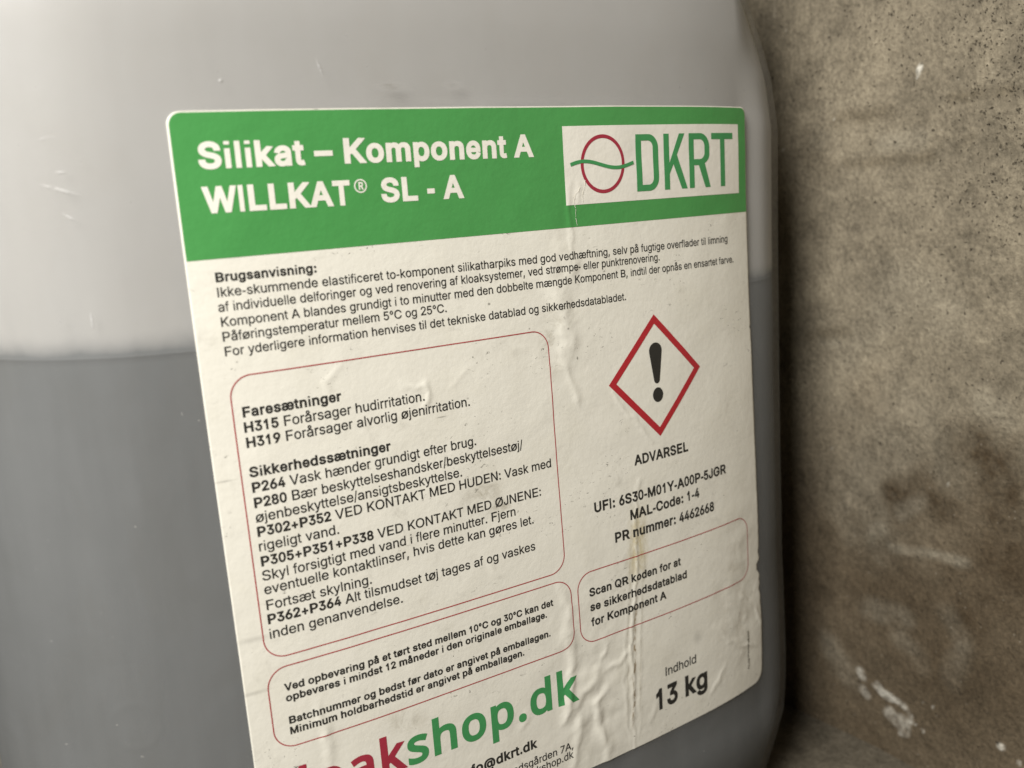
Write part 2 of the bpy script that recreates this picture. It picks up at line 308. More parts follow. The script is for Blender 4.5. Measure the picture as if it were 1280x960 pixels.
# ------------------------------------------------------------------ data: lettering positions, creases, wall stains (millimetres); glyph outlines
DATA_JSON = r'''{"lines":[["title_text","Silikat – Komponent A",[5.421,11.982],[88.936,12.466],7.873,2],["title_text","WILLKAT",[5.272,21.249],[38.287,21.467],7.873,2],["title_text","SL - A",[45.865,21.376],[67.86,21.552],7.873,2],["instruction_text","*Brugsanvisning:",[5.869,35.931],[28.349,35.96],2.937,0],["instruction_text","Ikke-skummende elastificeret to-komponent silikatharpiks med god vedhæftning, selv på fugtige overflader til limning",[5.866,39.167],[159.317,39.474],2.937,0],["instruction_text","af individuelle delforinger og ved renovering af kloaksystemer, ved strømpe- eller punktrenovering.",[5.631,42.361],[129.858,42.396],2.937,0],["instruction_text","Komponent A blandes grundigt i to minutter med den dobbelte mængde Komponent B, indtil der opnås en ensartet farve.",[5.826,45.657],[161.91,45.808],2.937,0],["instruction_text","Påføringstemperatur mellem 5°C og 25°C.",[5.755,48.904],[60.355,48.799],2.937,0],["instruction_text","For yderligere information henvises til det tekniske datablad og sikkerhedsdatabladet.",[5.818,52.186],[116.645,52.152],2.937,0],["safety_text","*Faresætninger*",[7.882,66.348],[30.83,66.243],3.381,0],["safety_text","*H315* Forårsager hudirritation.",[7.793,69.823],[52.059,69.72],3.381,0],["safety_text","*H319* Forårsager alvorlig øjenirritation.",[7.842,73.341],[64.405,73.13],3.381,0],["safety_text","*Sikkerhedssætninger*",[7.613,80.185],[41.751,80.362],3.381,0],["safety_text","*P264* Vask hænder grundigt efter brug.",[7.799,83.788],[65.214,83.516],3.381,0],["safety_text","*P280* Bær beskyttelseshandsker/beskyttelsestøj/",[7.776,87.368],[79.442,84.448],3.381,0],["safety_text","øjenbeskyttelse/ansigtsbeskyttelse.",[7.635,90.752],[60.254,90.717],3.381,0],["safety_text","*P302+P352* VED KONTAKT MED HUDEN: Vask med",[7.634,94.183],[87.525,93.997],3.381,0],["safety_text","rigeligt vand.",[7.563,97.616],[26.471,97.712],3.381,0],["safety_text","*P305+P351+P338* VED KONTAKT MED ØJNENE:",[7.574,101.279],[83.587,101.081],3.381,0],["safety_text","Skyl forsigtigt med vand i flere minutter. Fjern",[7.395,104.722],[75.102,104.625],3.381,0],["safety_text","eventuelle kontaktlinser, hvis dette kan gøres let.",[7.453,108.046],[80.497,108.141],3.381,0],["safety_text","Fortsæt skylning.",[7.491,111.854],[33.166,112.049],3.381,0],["safety_text","*P362+P364* Alt tilsmudset tøj tages af og vaskes",[7.357,115.284],[80.316,115.525],3.381,0],["safety_text","inden genanvendelse.",[7.357,118.848],[40.618,119.041],3.381,0],["storage_text","*Ved opbevaring på et tørt sted mellem 10°C og 30°C kan det",[9.06,132.62],[84.635,132.711],2.671,0],["storage_text","*opbevares i mindst 12 måneder i den originale emballage.",[9.134,135.297],[82.264,135.509],2.671,0],["storage_text","*Batchnummer og bedst før dato er angivet på emballagen.",[9.212,140.999],[82.991,141.223],2.671,0],["storage_text","*Minimum holdbarhedstid er angivet på emballagen.",[9.161,143.676],[74.191,144.042],2.671,0],["warning_text","*ADVARSEL",[115.964,99.593],[137.227,99.633],4.0,0],["product_code_text","*UFI: 6S30-M01Y-A00P-5JGR",[100.676,110.007],[153.864,110.218],4.0,0],["product_code_text","*MAL-Code: 1-4",[113.277,115.172],[141.038,114.788],4.0,0],["product_code_text","*PR nummer: 4462668",[107.255,120.46],[147.326,120.688],4.0,0],["scan_note_text","*Scan QR koden for at",[96.858,133.769],[131.739,133.847],3.471,0],["scan_note_text","*se sikkerhedsdatablad",[96.895,138.19],[133.966,138.572],3.471,0],["scan_note_text","*for Komponent A",[96.99,142.707],[125.185,142.497],3.471,0],["content_text","Indhold",[123.456,167.079],[136.386,167.161],3.6,0],["weight_text","*13 kg",[119.193,177.134],[141.059,176.927],6.3,0],["contact_text","*info@dkrt.dk",[48.287,170.729],[76.234,172.264],4.0,0],["contact_text","stedsgården 7A,",[62.534,176.057],[88.042,177.117],3.2,0],["contact_text","www.kloakshop.dk",[57.343,178.252],[87.98,179.877],3.2,0]],"ridges":[[[[99.839,19.298],[98.326,26.238],[99.458,32.155],[99.019,38.015]],0.22,0.7],[[[102.695,19.433],[102.131,23.97]],0.15,0.8],[[[92.407,43.092],[94.354,50.709],[96.75,59.607],[94.633,65.831]],0.7,3.2],[[[95.534,36.036],[99.347,40.586],[98.318,43.676]],0.4,2.2],[[[46.049,64.631],[50.14,66.477],[53.531,65.42]],0.18,0.7],[[[52.883,65.317],[53.669,68.256],[51.299,71.885]],0.3,0.8],[[[28.22,64.097],[27.722,61.742],[31.523,57.583]],0.16,1.0],[[[110.098,77.15],[112.562,82.147],[116.382,85.606],[120.782,90.647],[123.282,93.979]],0.25,0.8],[[[116.982,104.084],[114.863,115.56],[114.828,127.679],[111.632,146.506],[110.512,158.725],[110.362,171.491],[110.258,185.882]],0.3,0.65],[[[110.857,136.369],[109.226,150.742],[107.532,162.781],[107.686,175.686],[109.101,184.096]],0.12,0.7],[[[115.608,137.751],[114.622,147.44],[113.067,167.294],[113.133,177.746],[111.598,183.758]],0.1,0.7],[[[89.787,142.158],[89.846,151.804],[87.507,160.753],[85.907,167.559]],0.55,1.7],[[[89.483,156.548],[87.784,164.541],[84.748,168.364]],0.3,1.1],[[[97.676,156.39],[96.596,159.491],[92.492,161.281],[88.782,166.141]],0.5,1.7],[[[111.099,154.366],[104.932,156.843],[101.065,157.538]],0.3,1.1],[[[100.099,163.212],[96.974,166.621],[97.429,173.112],[99.93,180.488],[100.825,186.054]],0.6,1.7],[[[90.885,168.156],[89.769,176.527],[87.688,182.813]],0.5,1.6],[[[94.174,165.61],[91.824,171.009],[93.234,180.43]],0.25,2.0],[[[16.611,138.331],[16.789,143.625],[18.015,150.409],[17.287,155.071]],0.35,1.2],[[[145.023,158.082],[149.815,162.995],[157.842,168.954],[166.94,172.143]],0.2,0.9],[[[158.598,152.358],[165.103,157.907]],0.25,1.0],[[[166.478,159.234],[169.691,165.495]],0.3,1.0],[[[149.402,173.024],[146.134,176.771],[142.583,180.387]],0.22,1.0],[[[65.252,114.49],[66.828,118.22],[69.36,120.022]],0.15,1.0],[[[94.28,66.868],[97.022,74.985],[97.795,78.445]],0.28,1.1],[[[85.066,63.364],[90.132,69.497]],0.15,1.5],[[[74.063,160.778],[70.557,165.477]],0.15,1.2],[[[87.416,128.471],[90.098,135.119],[87.464,143.816]],0.35,2.0],[[[66.252,62.705],[62.537,65.211],[58.867,67.688]],0.08,0.8],[[[78.496,59.274],[83.181,62.032]],0.1,1.2],[[[142.95,120.079],[150.074,125.025]],0.1,1.0],[[[102.572,148.612],[98.656,154.74]],0.2,1.2],[[[119.304,174.792],[116.481,180.349]],0.15,1.0],[[[-3.712,71.297],[1.21,72.703]],0.12,0.7],[[[6.106,117.906],[8.678,119.615]],0.12,1.0]],"wall":[[[[-26.56,98.84],[-14.65,98.57],[-5.94,98.15]],4.23,3.52,"dark",0.55],[[[17.2,98.84],[26.69,99.09],[36.19,98.53]],2.88,2.66,"dark",0.6],[[[-23.57,82.22],[-6.91,81.42],[9.92,81.56]],2.85,2.43,"dark",0.55],[[[18.5,83.95],[23.99,86.04]],2.15,1.97,"dark",0.35],[[[-37.76,88.24],[-34.34,80.65]],7.9,6.38,"dark",0.3],[[[-8.38,87.78],[5.56,88.26]],4.71,4.16,"pale",0.4],[[[-35.76,92.35]],5.07,4.02,"pale",0.3],[[[-4.53,38.12],[13.82,30.28]],12.78,12.21,"pale",0.28],[[[-25.58,13.97],[-11.34,26.56]],8.21,7.24,"pale",0.22],[[[-30.94,18.18],[-37.34,17.8]],3.79,3.11,"pale",0.35],[[[-44.24,19.59],[-25.36,21.51]],3.57,3.01,"dark",0.6],[[[-2.1,-7.45],[-17.93,-34.05],[-23.71,-47.82]],15.44,14.15,"pale",0.25],[[[-5.96,-39.34],[7.16,-29.29],[13.28,-35.31]],8.59,8.2,"damp",0.9],[[[3.9,-37.28],[-4.36,-43.55]],3.98,3.66,"pale",0.3],[[[-9.72,-58.05],[6.86,-55.92],[22.12,-55.4]],2.84,2.71,"pale",0.6],[[[-13.06,-51.7],[-17.44,-57.47],[-14.05,-64.52]],3.92,3.52,"pale",0.5],[[[23.7,-15.07],[30.71,-24.81],[34.9,-56.97],[23.54,-71.81]],11.92,12.65,"damp",0.85],[[[-13.62,-77.13],[12.9,-81.2],[6.32,-102.02]],17.85,18.37,"damp",0.6],[[[38.74,-12.67],[40.36,-66.49]],7.84,8.38,"damp",0.5],[[[-19.24,-86.96],[-3.36,-83.45]],5.36,5.08,"pale",0.35],[[[12.95,-75.16],[19.01,-85.14],[15.85,-101.44]],5.38,5.41,"pale",0.3],[[[-37.03,-108.12],[-29.41,-115.64]],7.67,6.96,"pale",0.4],[[[-3.52,-92.99],[3.07,-100.1]],5.88,5.72,"pale",0.25],[[[18.89,-109.41],[36.4,-93.44]],15.88,17.48,"damp",0.5],[[[27.94,1.79],[36.06,-2.52]],5.73,5.8,"pale",0.35],[[[-23.61,-112.75],[-22.54,-114.71]],1.89,1.7,"white",0.55],[[[-22.67,-119.83],[-21.21,-121.28]],1.88,1.72,"white",0.35],[[[-16.29,-116.3],[-13.45,-118.49],[-9.88,-118.7]],1.63,1.51,"white",0.75],[[[-8.12,-118.64],[-3.96,-119.54],[-1.6,-121.8],[-0.96,-124.45]],1.2,1.14,"white",0.75],[[[-11.08,-125.16],[-8.28,-127.28],[-4.07,-126.12],[-4.83,-129.74]],2.76,2.65,"white",0.4],[[[-5.91,-131.87]],0.88,0.83,"white",0.7],[[[5.86,111.0],[5.25,109.33]],0.89,0.76,"white",1.0],[[[4.64,107.66]],0.47,0.41,"white",0.8],[[[-1.3,113.57]],0.36,0.3,"white",0.6],[[[34.23,-119.05]],1.28,1.34,"white",0.8],[[[4.06,-125.82],[4.39,-125.99]],0.6,0.59,"white",0.8],[[[1.06,-124.87]],0.51,0.49,"white",0.6],[[[8.12,-115.14]],0.52,0.51,"white",0.5],[[[4.53,-114.73]],0.5,0.48,"white",0.5],[[[40.69,-122.25]],0.82,0.89,"white",0.6],[[[-55.91,140.19]],0.59,0.43,"white",0.5],[[[-50.3,134.09]],0.5,0.37,"white",0.4],[[[-53.1,90.5]],0.6,0.45,"white",0.5],[[[14.84,-29.54]],0.42,0.4,"white",0.5],[[[-34.22,-24.3]],0.46,0.39,"white",0.4],[[[-7.96,-21.01]],0.4,0.37,"white",0.5],[[[-28.31,99.07]],0.56,0.44,"white",0.4]],"frames":{"f1":[5.793,56.918,89.465,123.865],"f2":[5.374,126.408,90.744,146.74],"f3":[93.04,126.406,163.42,147.207]},"diamond":17.78,"diamond_inner":15.1}'''
ADV_R_JSON = r'''{"A": 667, "B": 667, "C": 722, "D": 722, "E": 667, "F": 611, "G": 778, "H": 722, "I": 278, "J": 500, "K": 667, "L": 556, "M": 833, "N": 722, "O": 778, "P": 667, "Q": 778, "R": 722, "S": 667, "T": 611, "U": 722, "V": 667, "W": 944, "X": 667, "Y": 667, "Z": 611, "a": 556, "b": 556, "c": 500, "d": 556, "e": 556, "f": 278, "g": 556, "h": 556, "i": 222, "j": 222, "k": 500, "l": 222, "m": 833, "n": 556, "o": 556, "p": 556, "q": 556, "r": 333, "s": 500, "t": 278, "u": 556, "v": 500, "w": 722, "x": 500, "y": 500, "z": 500, "0": 556, "1": 556, "2": 556, "3": 556, "4": 556, "5": 556, "6": 556, "7": 556, "8": 556, "9": 556, " ": 278, ".": 278, ",": 278, ":": 278, "-": 333, "/": 278, "+": 584, "æ": 889, "ø": 611, "å": 556, "°": 400, "Ø": 778, "@": 1015, "–": 556, "®": 737, "(": 333, ")": 333}'''
ADV_B_JSON = r'''{"A": 722, "B": 722, "C": 722, "D": 722, "E": 667, "F": 611, "G": 778, "H": 722, "I": 278, "J": 556, "K": 722, "L": 611, "M": 833, "N": 722, "O": 778, "P": 667, "Q": 778, "R": 722, "S": 667, "T": 611, "U": 722, "V": 667, "W": 944, "X": 667, "Y": 667, "Z": 611, "a": 556, "b": 611, "c": 556, "d": 611, "e": 556, "f": 333, "g": 611, "h": 611, "i": 278, "j": 278, "k": 556, "l": 278, "m": 889, "n": 611, "o": 611, "p": 611, "q": 611, "r": 389, "s": 556, "t": 333, "u": 611, "v": 556, "w": 778, "x": 556, "y": 556, "z": 500, "0": 556, "1": 556, "2": 556, "3": 556, "4": 556, "5": 556, "6": 556, "7": 556, "8": 556, "9": 556, " ": 278, ".": 278, ",": 278, ":": 333, "-": 333, "/": 278, "+": 584, "æ": 889, "ø": 611, "å": 556, "°": 400, "Ø": 778, "@": 975, "–": 556, "®": 737}'''
SANS_TXT = r'''+648|283 49 283 520 365 520 365 49|88 246 88 323 559 323 559 246
,269|54 -171 97 102 196 102 121 -171
-648|482 350 482 269 163 269 163 350
.269|136 -6 119 -4 104 2 90 13 79 26 73 42 71 59 73 76 79 91 90 105 104 116 119 122 136 124 154 122 169 116 183 105 193 91 200 76 202 59 200 42 193 26 183 13 169 2 154 -4
/356|336 762 102 -109 21 -109 255 762
0648|324 -10 285 -7 249 1 216 15 186 34 159 59 135 88 115 123 98 162 85 206 76 254 70 307 68 363 70 420 76 472 86 521 99 565 116 604 136 639 160 668 187 693 217 712 249 726 285 734 324 737 363 734 399 726 432 712 462 693 489 668 512 639 532 604 549 565 563 521 572 472 578 420 580 363 578 307 572 254 563 206 550 162 533 123 513 88 489 59 462 34 432 15 399 1 363 -7|324 71 358 75 388 86 415 105 433 125 448 148 461 175 472 206 481 240 487 278 490 319 492 363 490 408 487 450 481 487 472 522 461 553 448 580 433 603 415 622 388 642 358 653 324 657 290 653 260 642 233 622 216 603 200 580 187 553 176 522 167 487 161 450 157 408 156 363 157 319 161 278 167 240 176 206 187 175 200 148 216 125 233 105 260 86 290 75
1648|109 0 109 78 559 78 559 0|395 728 395 0 304 0 304 641 299 641 123 512 123 610 284 728
2648|91 0 91 68 335 327 404 404 420 426 434 447 444 467 452 487 456 509 458 531 456 556 450 579 440 599 426 616 410 631 391 642 369 650 345 656 320 657 293 655 268 649 246 640 227 627 211 611 198 591 189 569 184 545 182 518 94 518 96 549 101 579 110 607 123 633 145 663 173 689 205 710 231 722 260 730 290 736 322 737 354 736 383 730 411 722 437 710 469 690 495 665 516 637 532 605 542 570 545 533 543 506 538 480 530 454 519 428 502 400 480 370 461 345 438 318 412 289 382 257 218 86 218 81 557 81 557 0
3648|312 -10 279 -8 248 -4 218 4 190 14 155 32 125 55 100 82 81 114 68 149 62 188 156 188 161 165 169 143 181 125 196 108 215 95 236 85 260 77 285 73 312 71 341 73 368 78 393 87 416 99 434 114 450 133 461 155 468 179 471 207 469 233 462 257 452 281 437 301 417 319 393 334 363 345 328 352 288 354 224 354 224 428 412 641 412 646 100 646 100 728 533 728 533 659 302 398 302 413 341 415 377 413 410 406 441 395 468 380 492 362 513 341 530 318 544 293 554 266 560 237 562 207 560 176 554 147 544 120 530 94 512 71 492 51 468 33 441 18 412 6 381 -3 347 -8
4648|57 151 57 227 353 728 444 728 155 237 155 232 591 232 591 151|403 0 403 173 403 209 403 454 490 454 490 0
5648|316 -10 285 -8 255 -3 227 5 200 16 168 35 141 58 118 86 101 117 90 150 85 187 175 187 179 165 186 145 197 127 212 111 228 97 248 86 269 78 292 73 316 71 345 74 371 81 395 92 416 108 434 127 449 149 460 175 467 202 469 232 466 262 460 290 448 316 433 339 415 359 393 375 368 387 341 394 312 396 287 395 263 391 239 384 217 375 199 364 183 352 96 361 137 728 524 728 524 646 215 646 191 431 195 431 212 444 232 455 254 465 278 471 303 476 328 477 360 475 391 469 420 459 447 445 471 428 493 408 513 385 529 359 542 331 551 300 557 268 559 233 557 199 551 167 541 137 528 108 510 82 490 59 467 39 441 22 413 8 383 -2 351 -8
6648|324 -10 291 -8 260 -2 231 8 203 21 179 38 156 58 137 81 121 106 108 135 98 165 93 197 91 231 93 267 101 304 114 342 128 373 146 407 169 445 196 487 361 728 460 728 216 374 208 374 215 387 225 399 236 411 249 422 264 431 280 439 297 445 316 448 336 449 368 447 398 442 426 434 452 421 482 400 508 374 529 343 541 317 549 288 554 257 556 225 554 192 549 160 539 131 526 104 509 79 490 56 468 37 443 21 416 7 387 -2 356 -8|324 69 351 72 376 78 398 90 418 105 435 123 449 145 460 169 466 196 468 225 466 254 460 281 449 305 435 327 418 345 398 360 376 371 351 377 324 379 296 377 271 371 249 360 228 345 211 327 197 306 187 282 181 255 179 227 181 197 187 170 197 145 211 123 228 105 249 90 271 78 296 72
7648|139 0 462 641 462 646 89 646 89 728 559 728 559 642 236 0
8648|324 -10 288 -8 254 -3 223 5 194 16 159 36 130 60 106 88 88 120 78 155 74 193 76 223 83 252 93 279 107 304 124 326 145 345 167 360 192 371 218 378 218 382 185 394 156 414 133 440 115 472 104 506 101 544 104 580 113 613 129 643 151 670 177 693 208 712 235 723 262 731 292 736 324 737 355 736 384 731 412 723 438 712 469 693 495 670 517 643 533 613 543 580 546 544 542 507 532 472 514 440 490 414 462 394 430 382 430 378 456 371 480 360 502 345 522 326 540 304 554 279 565 252 571 223 573 193 570 155 559 120 541 88 517 60 488 36 453 16 424 5 393 -3 359 -8|324 70 354 72 382 77 407 86 429 98 447 113 462 131 473 151 479 174 481 198 479 224 472 248 461 270 446 289 427 305 405 319 380 328 353 334 324 336 294 334 267 328 242 319 220 305 201 289 186 270 174 248 167 224 165 198 167 174 174 151 184 131 199 113 217 98 239 86 264 77 293 72|324 414 348 416 371 421 392 429 411 441 426 455 439 473 449 492 455 514 457 537 455 560 449 582 440 601 427 618 412 632 393 643 372 651 349 656 324 658 298 656 275 651 254 643 235 632 219 618 207 601 197 582 192 560 190 537 192 514 197 492 207 473 220 455 235 441 254 429 275 421 299 416
9648|323 737 356 735 387 730 416 720 444 707 468 690 490 670 510 647 526 621 539 593 549 562 554 530 556 496 554 461 546 424 533 386 519 355 501 320 478 282 451 241 287 0 187 0 431 354 439 354 432 341 423 328 411 316 398 305 383 296 367 289 350 283 331 279 312 278 280 280 250 285 222 294 196 306 165 327 140 353 119 385 106 411 98 439 93 470 91 503 93 536 98 567 108 597 121 624 138 649 157 671 179 690 204 707 231 720 260 730 291 735|323 658 297 656 272 649 249 638 229 623 212 604 198 582 187 558 181 531 179 503 181 474 187 447 198 423 212 401 229 383 249 368 272 357 297 350 323 348 350 350 376 357 398 368 419 382 436 400 450 422 460 446 466 472 468 501 466 530 460 557 450 582 436 604 419 623 399 638 376 649 351 656
:269|136 -6 119 -4 104 2 90 13 79 26 73 42 71 59 73 76 79 91 90 105 104 116 119 122 136 124 154 122 169 116 183 105 193 91 200 76 202 59 200 42 193 26 183 13 169 2 154 -4|136 387 119 389 104 396 90 406 79 420 73 435 71 452 73 469 79 485 90 499 104 509 119 515 136 518 154 515 169 509 183 499 193 485 200 469 202 452 200 435 193 420 183 406 169 396 154 389
@967|508 -193 456 -191 406 -186 360 -176 317 -163 276 -146 239 -126 206 -102 175 -75 148 -45 124 -11 104 26 87 66 74 109 65 156 59 205 58 256 60 307 65 355 75 400 88 443 105 482 125 519 149 553 176 583 206 611 239 635 275 655 314 672 357 686 401 695 449 701 499 703 548 701 593 695 636 685 676 671 712 653 746 633 776 609 804 583 828 554 850 523 867 490 882 456 894 420 902 383 907 346 909 308 908 273 906 238 903 203 897 169 889 138 879 108 865 82 848 59 828 41 803 26 773 18 739 15 720 16 701 19 681 24 662 30 646 40 630 51 618 64 609 80 604 98 601 98 590 78 575 59 555 42 531 29 501 21 467 18 426 22 390 32 358 51 331 75 309 104 292 138 282 166 275 196 271 228 270 261 271 293 276 323 284 352 296 379 315 411 339 438 368 461 400 477 434 487 472 491 501 489 528 483 551 473 569 462 584 449 595 437 600 437 600 479 677 479 677 158 679 139 684 122 693 106 706 94 722 87 741 84 763 87 781 95 796 108 808 127 817 152 823 182 827 208 829 238 831 271 831 308 830 340 826 370 819 400 810 430 799 458 784 485 767 510 748 534 726 556 701 575 673 592 643 606 611 617 575 626 537 631 497 632 456 631 417 626 381 618 346 607 315 592 285 575 258 555 234 532 212 506 193 478 177 447 164 413 153 377 146 338 141 297 140 254 141 211 146 169 153 131 164 94 177 61 194 30 213 2 235 -24 260 -46 288 -66 319 -83 352 -97 388 -108 426 -116 467 -120 511 -122 538 -121 563 -119 589 -115 655 -98 700 -84 721 -153 664 -171 588 -187 561 -191 534 -193|471 93 500 95 526 101 547 112 564 127 579 146 589 169 597 197 601 228 603 264 601 300 596 331 588 356 577 376 562 392 545 403 524 411 500 415 473 417 448 415 425 408 405 396 387 381 372 363 361 341 352 317 347 292 346 264 347 235 351 206 358 179 368 155 382 134 399 116 419 103 443 95
A686|23 0 288 728 395 728 662 0 565 0 411 433 378 532 332 684 351 684 304 530 272 433 122 0|157 203 157 284 529 284 529 203
B652|86 0 86 728 345 728 381 726 414 721 444 713 470 702 501 682 525 659 545 632 558 602 567 569 569 535 567 505 562 480 553 458 541 439 526 422 509 409 491 398 471 389 450 381 450 375 473 371 497 363 519 351 541 335 559 315 575 291 588 263 595 231 598 195 595 159 586 126 572 95 552 68 526 45 493 26 464 14 431 6 394 2 353 0|178 82 350 82 390 84 423 90 450 100 472 114 492 137 504 165 508 195 506 219 500 242 490 263 476 282 458 298 437 312 413 322 385 328 355 330 178 330|178 408 340 408 366 410 390 415 412 424 432 435 448 450 462 467 472 486 478 508 480 532 477 563 466 590 447 613 421 631 386 642 343 646 178 646
C729|382 -10 336 -7 293 2 253 16 215 36 180 61 149 91 123 125 100 165 81 209 68 256 60 308 58 363 60 419 68 471 81 518 100 562 123 602 149 636 180 666 215 692 253 712 293 726 336 734 382 737 418 735 453 730 487 721 518 709 548 693 575 674 600 652 621 626 640 598 656 568 668 534 676 498 584 498 577 522 568 544 557 564 543 582 528 598 511 613 492 625 472 634 451 642 429 647 406 651 382 652 350 650 319 643 290 633 262 618 237 599 215 577 195 550 179 520 165 486 156 449 150 408 148 363 150 319 156 278 165 241 179 207 196 177 215 150 238 128 263 109 290 94 319 84 350 78 382 76 406 77 429 80 451 86 472 93 492 103 511 115 528 129 543 145 557 164 568 184 577 206 584 229 676 229 668 194 656 160 641 130 622 102 600 76 575 54 548 35 519 19 487 7 454 -2 419 -8
D718|313 0 137 0 137 82 307 82 350 84 388 90 423 101 455 115 482 134 506 157 526 183 542 213 555 247 564 283 569 323 571 365 569 407 564 447 555 483 542 516 526 545 507 571 484 594 457 612 427 627 393 638 356 644 316 646 133 646 133 728 322 728 374 725 421 717 464 703 504 684 540 660 571 631 598 598 620 559 637 517 650 470 658 420 660 365 658 310 650 259 637 213 620 170 597 131 570 97 538 68 501 44 461 25 416 11 366 3|178 728 178 0 86 0 86 728
E599|86 0 86 728 533 728 533 646 178 646 178 409 508 409 508 327 178 327 178 82 537 82 537 0
F586|86 0 86 728 528 728 528 646 178 646 178 398 495 398 495 316 178 316 178 0
G744|384 -10 337 -7 293 2 252 16 214 36 179 61 148 91 122 126 99 165 81 209 68 257 60 308 58 363 60 419 68 471 81 518 99 562 121 602 148 636 178 666 213 692 251 712 291 726 334 734 379 737 416 735 452 730 487 720 519 707 549 691 577 671 602 648 623 623 642 595 658 565 670 533 678 499 583 499 575 521 565 543 554 562 540 580 526 596 509 611 491 623 472 633 451 641 429 647 405 651 379 652 348 650 318 643 289 633 262 618 237 600 215 577 195 551 179 520 165 486 156 449 150 408 148 363 150 319 156 278 165 241 179 207 196 177 216 151 238 128 263 109 291 95 320 84 351 78 384 76 424 79 460 87 493 102 522 122 547 147 567 176 578 201 587 229 592 258 593 290 621 285 404 285 404 366 684 366 684 286 681 243 674 202 662 165 645 130 624 99 599 71 570 47 539 27 504 11 466 -1 426 -7
H739|86 0 86 728 178 728 178 413 561 413 561 728 653 728 653 0 561 0 561 332 178 332 178 0
I430|44 0 44 82 169 82 169 646 44 646 44 728 385 728 385 646 261 646 261 82 385 82 385 0
J567|265 -10 219 -6 177 4 140 22 108 47 81 78 62 115 51 159 47 208 47 247 140 247 140 208 143 167 155 133 174 106 199 87 229 75 265 71 299 75 329 87 354 106 373 133 385 167 389 208 389 728 481 728 481 208 477 159 466 115 447 78 421 47 388 22 351 4 310 -6
K667|149 208 149 309 199 373 249 434 303 492 520 728 641 728 331 395 326 395|86 0 86 728 178 728 178 478 177 322 178 276 178 0|532 0 269 371 326 442 642 0
L562|86 0 86 728 178 728 178 82 517 82 517 0
M898|86 0 86 728 217 728 396 268 411 227 428 175 445 120 460 70 439 70 455 118 472 173 489 226 504 268 681 728 812 728 812 0 721 0 721 416 721 468 722 527 724 591 725 654 733 654 712 585 689 519 668 460 652 416 489 0 409 0 244 416 228 459 207 516 185 583 160 654 170 654 172 595 173 531 174 470 174 416 174 0
N748|86 0 86 728 195 728 491 261 519 216 554 153 592 79 579 77 573 155 571 225 570 279 570 728 663 728 663 0 553 0 289 415 254 473 212 545 154 646 170 649 175 549 178 469 179 416 179 0
O763|382 -10 336 -7 293 2 253 16 215 36 181 61 150 91 123 125 100 165 81 209 68 256 60 308 58 363 60 419 68 471 81 518 100 562 123 602 150 636 181 666 215 692 253 712 293 726 336 734 382 737 427 734 470 726 511 712 549 692 583 666 614 636 640 602 663 562 682 518 695 471 702 419 705 363 702 308 695 256 682 209 663 165 640 125 614 91 583 61 549 36 511 16 470 2 427 -7|382 76 414 78 444 84 472 94 500 109 525 127 547 149 567 176 584 206 598 240 607 278 613 319 615 363 613 408 607 450 598 487 584 521 567 552 547 578 525 600 500 619 472 633 444 644 414 650 382 652 350 650 320 644 291 633 263 619 238 600 216 578 196 551 179 521 166 487 156 449 150 408 148 363 150 319 156 278 166 240 179 206 196 176 216 150 238 127 263 109 291 94 320 84 350 78
P636|86 0 86 728 336 728 377 726 413 720 446 710 475 697 501 680 523 661 542 639 557 614 569 588 578 559 583 529 584 497 583 465 578 435 569 407 557 380 542 355 523 333 501 313 475 296 446 283 413 273 377 268 336 266 156 266 156 347 333 347 368 349 399 355 425 366 446 381 463 399 476 420 485 444 491 469 493 497 491 525 485 551 476 574 463 595 446 613 425 627 399 638 368 644 332 646 178 646 178 0
Q763|351 228 447 228 528 121 549 93 670 -68 573 -68 494 38 474 65|382 -10 336 -7 293 2 253 16 215 36 181 61 150 91 123 125 100 165 81 209 68 256 60 308 58 363 60 419 68 471 81 518 100 562 123 602 150 636 181 666 215 692 253 712 293 726 336 734 382 737 427 734 470 726 511 712 549 692 583 666 614 636 640 602 663 562 682 518 695 471 702 419 705 363 702 308 695 256 682 209 663 165 640 125 614 91 583 61 549 36 511 16 470 2 427 -7|382 76 414 78 444 84 472 94 500 109 525 127 547 149 567 176 584 206 598 240 607 278 613 319 615 363 613 408 607 450 598 487 584 521 567 552 547 578 525 600 500 619 472 633 444 644 414 650 382 652 350 650 320 644 291 633 263 619 238 600 216 578 196 551 179 521 166 487 156 449 150 408 148 363 150 319 156 278 166 240 179 206 196 176 216 150 238 127 263 109 291 94 320 84 350 78
R642|86 0 86 728 337 728 378 726 414 720 447 711 476 699 510 677 537 651 558 619 570 593 579 565 584 535 585 503 584 472 579 442 570 414 558 388 537 357 510 332 476 311 447 298 414 290 377 284 337 283 138 283 138 365 334 365 369 367 400 372 426 382 447 394 464 410 477 430 486 452 492 476 494 503 492 531 486 556 477 579 464 599 447 615 426 629 400 639 369 644 333 646 178 646 178 0|505 0 329 328 433 328 612 0
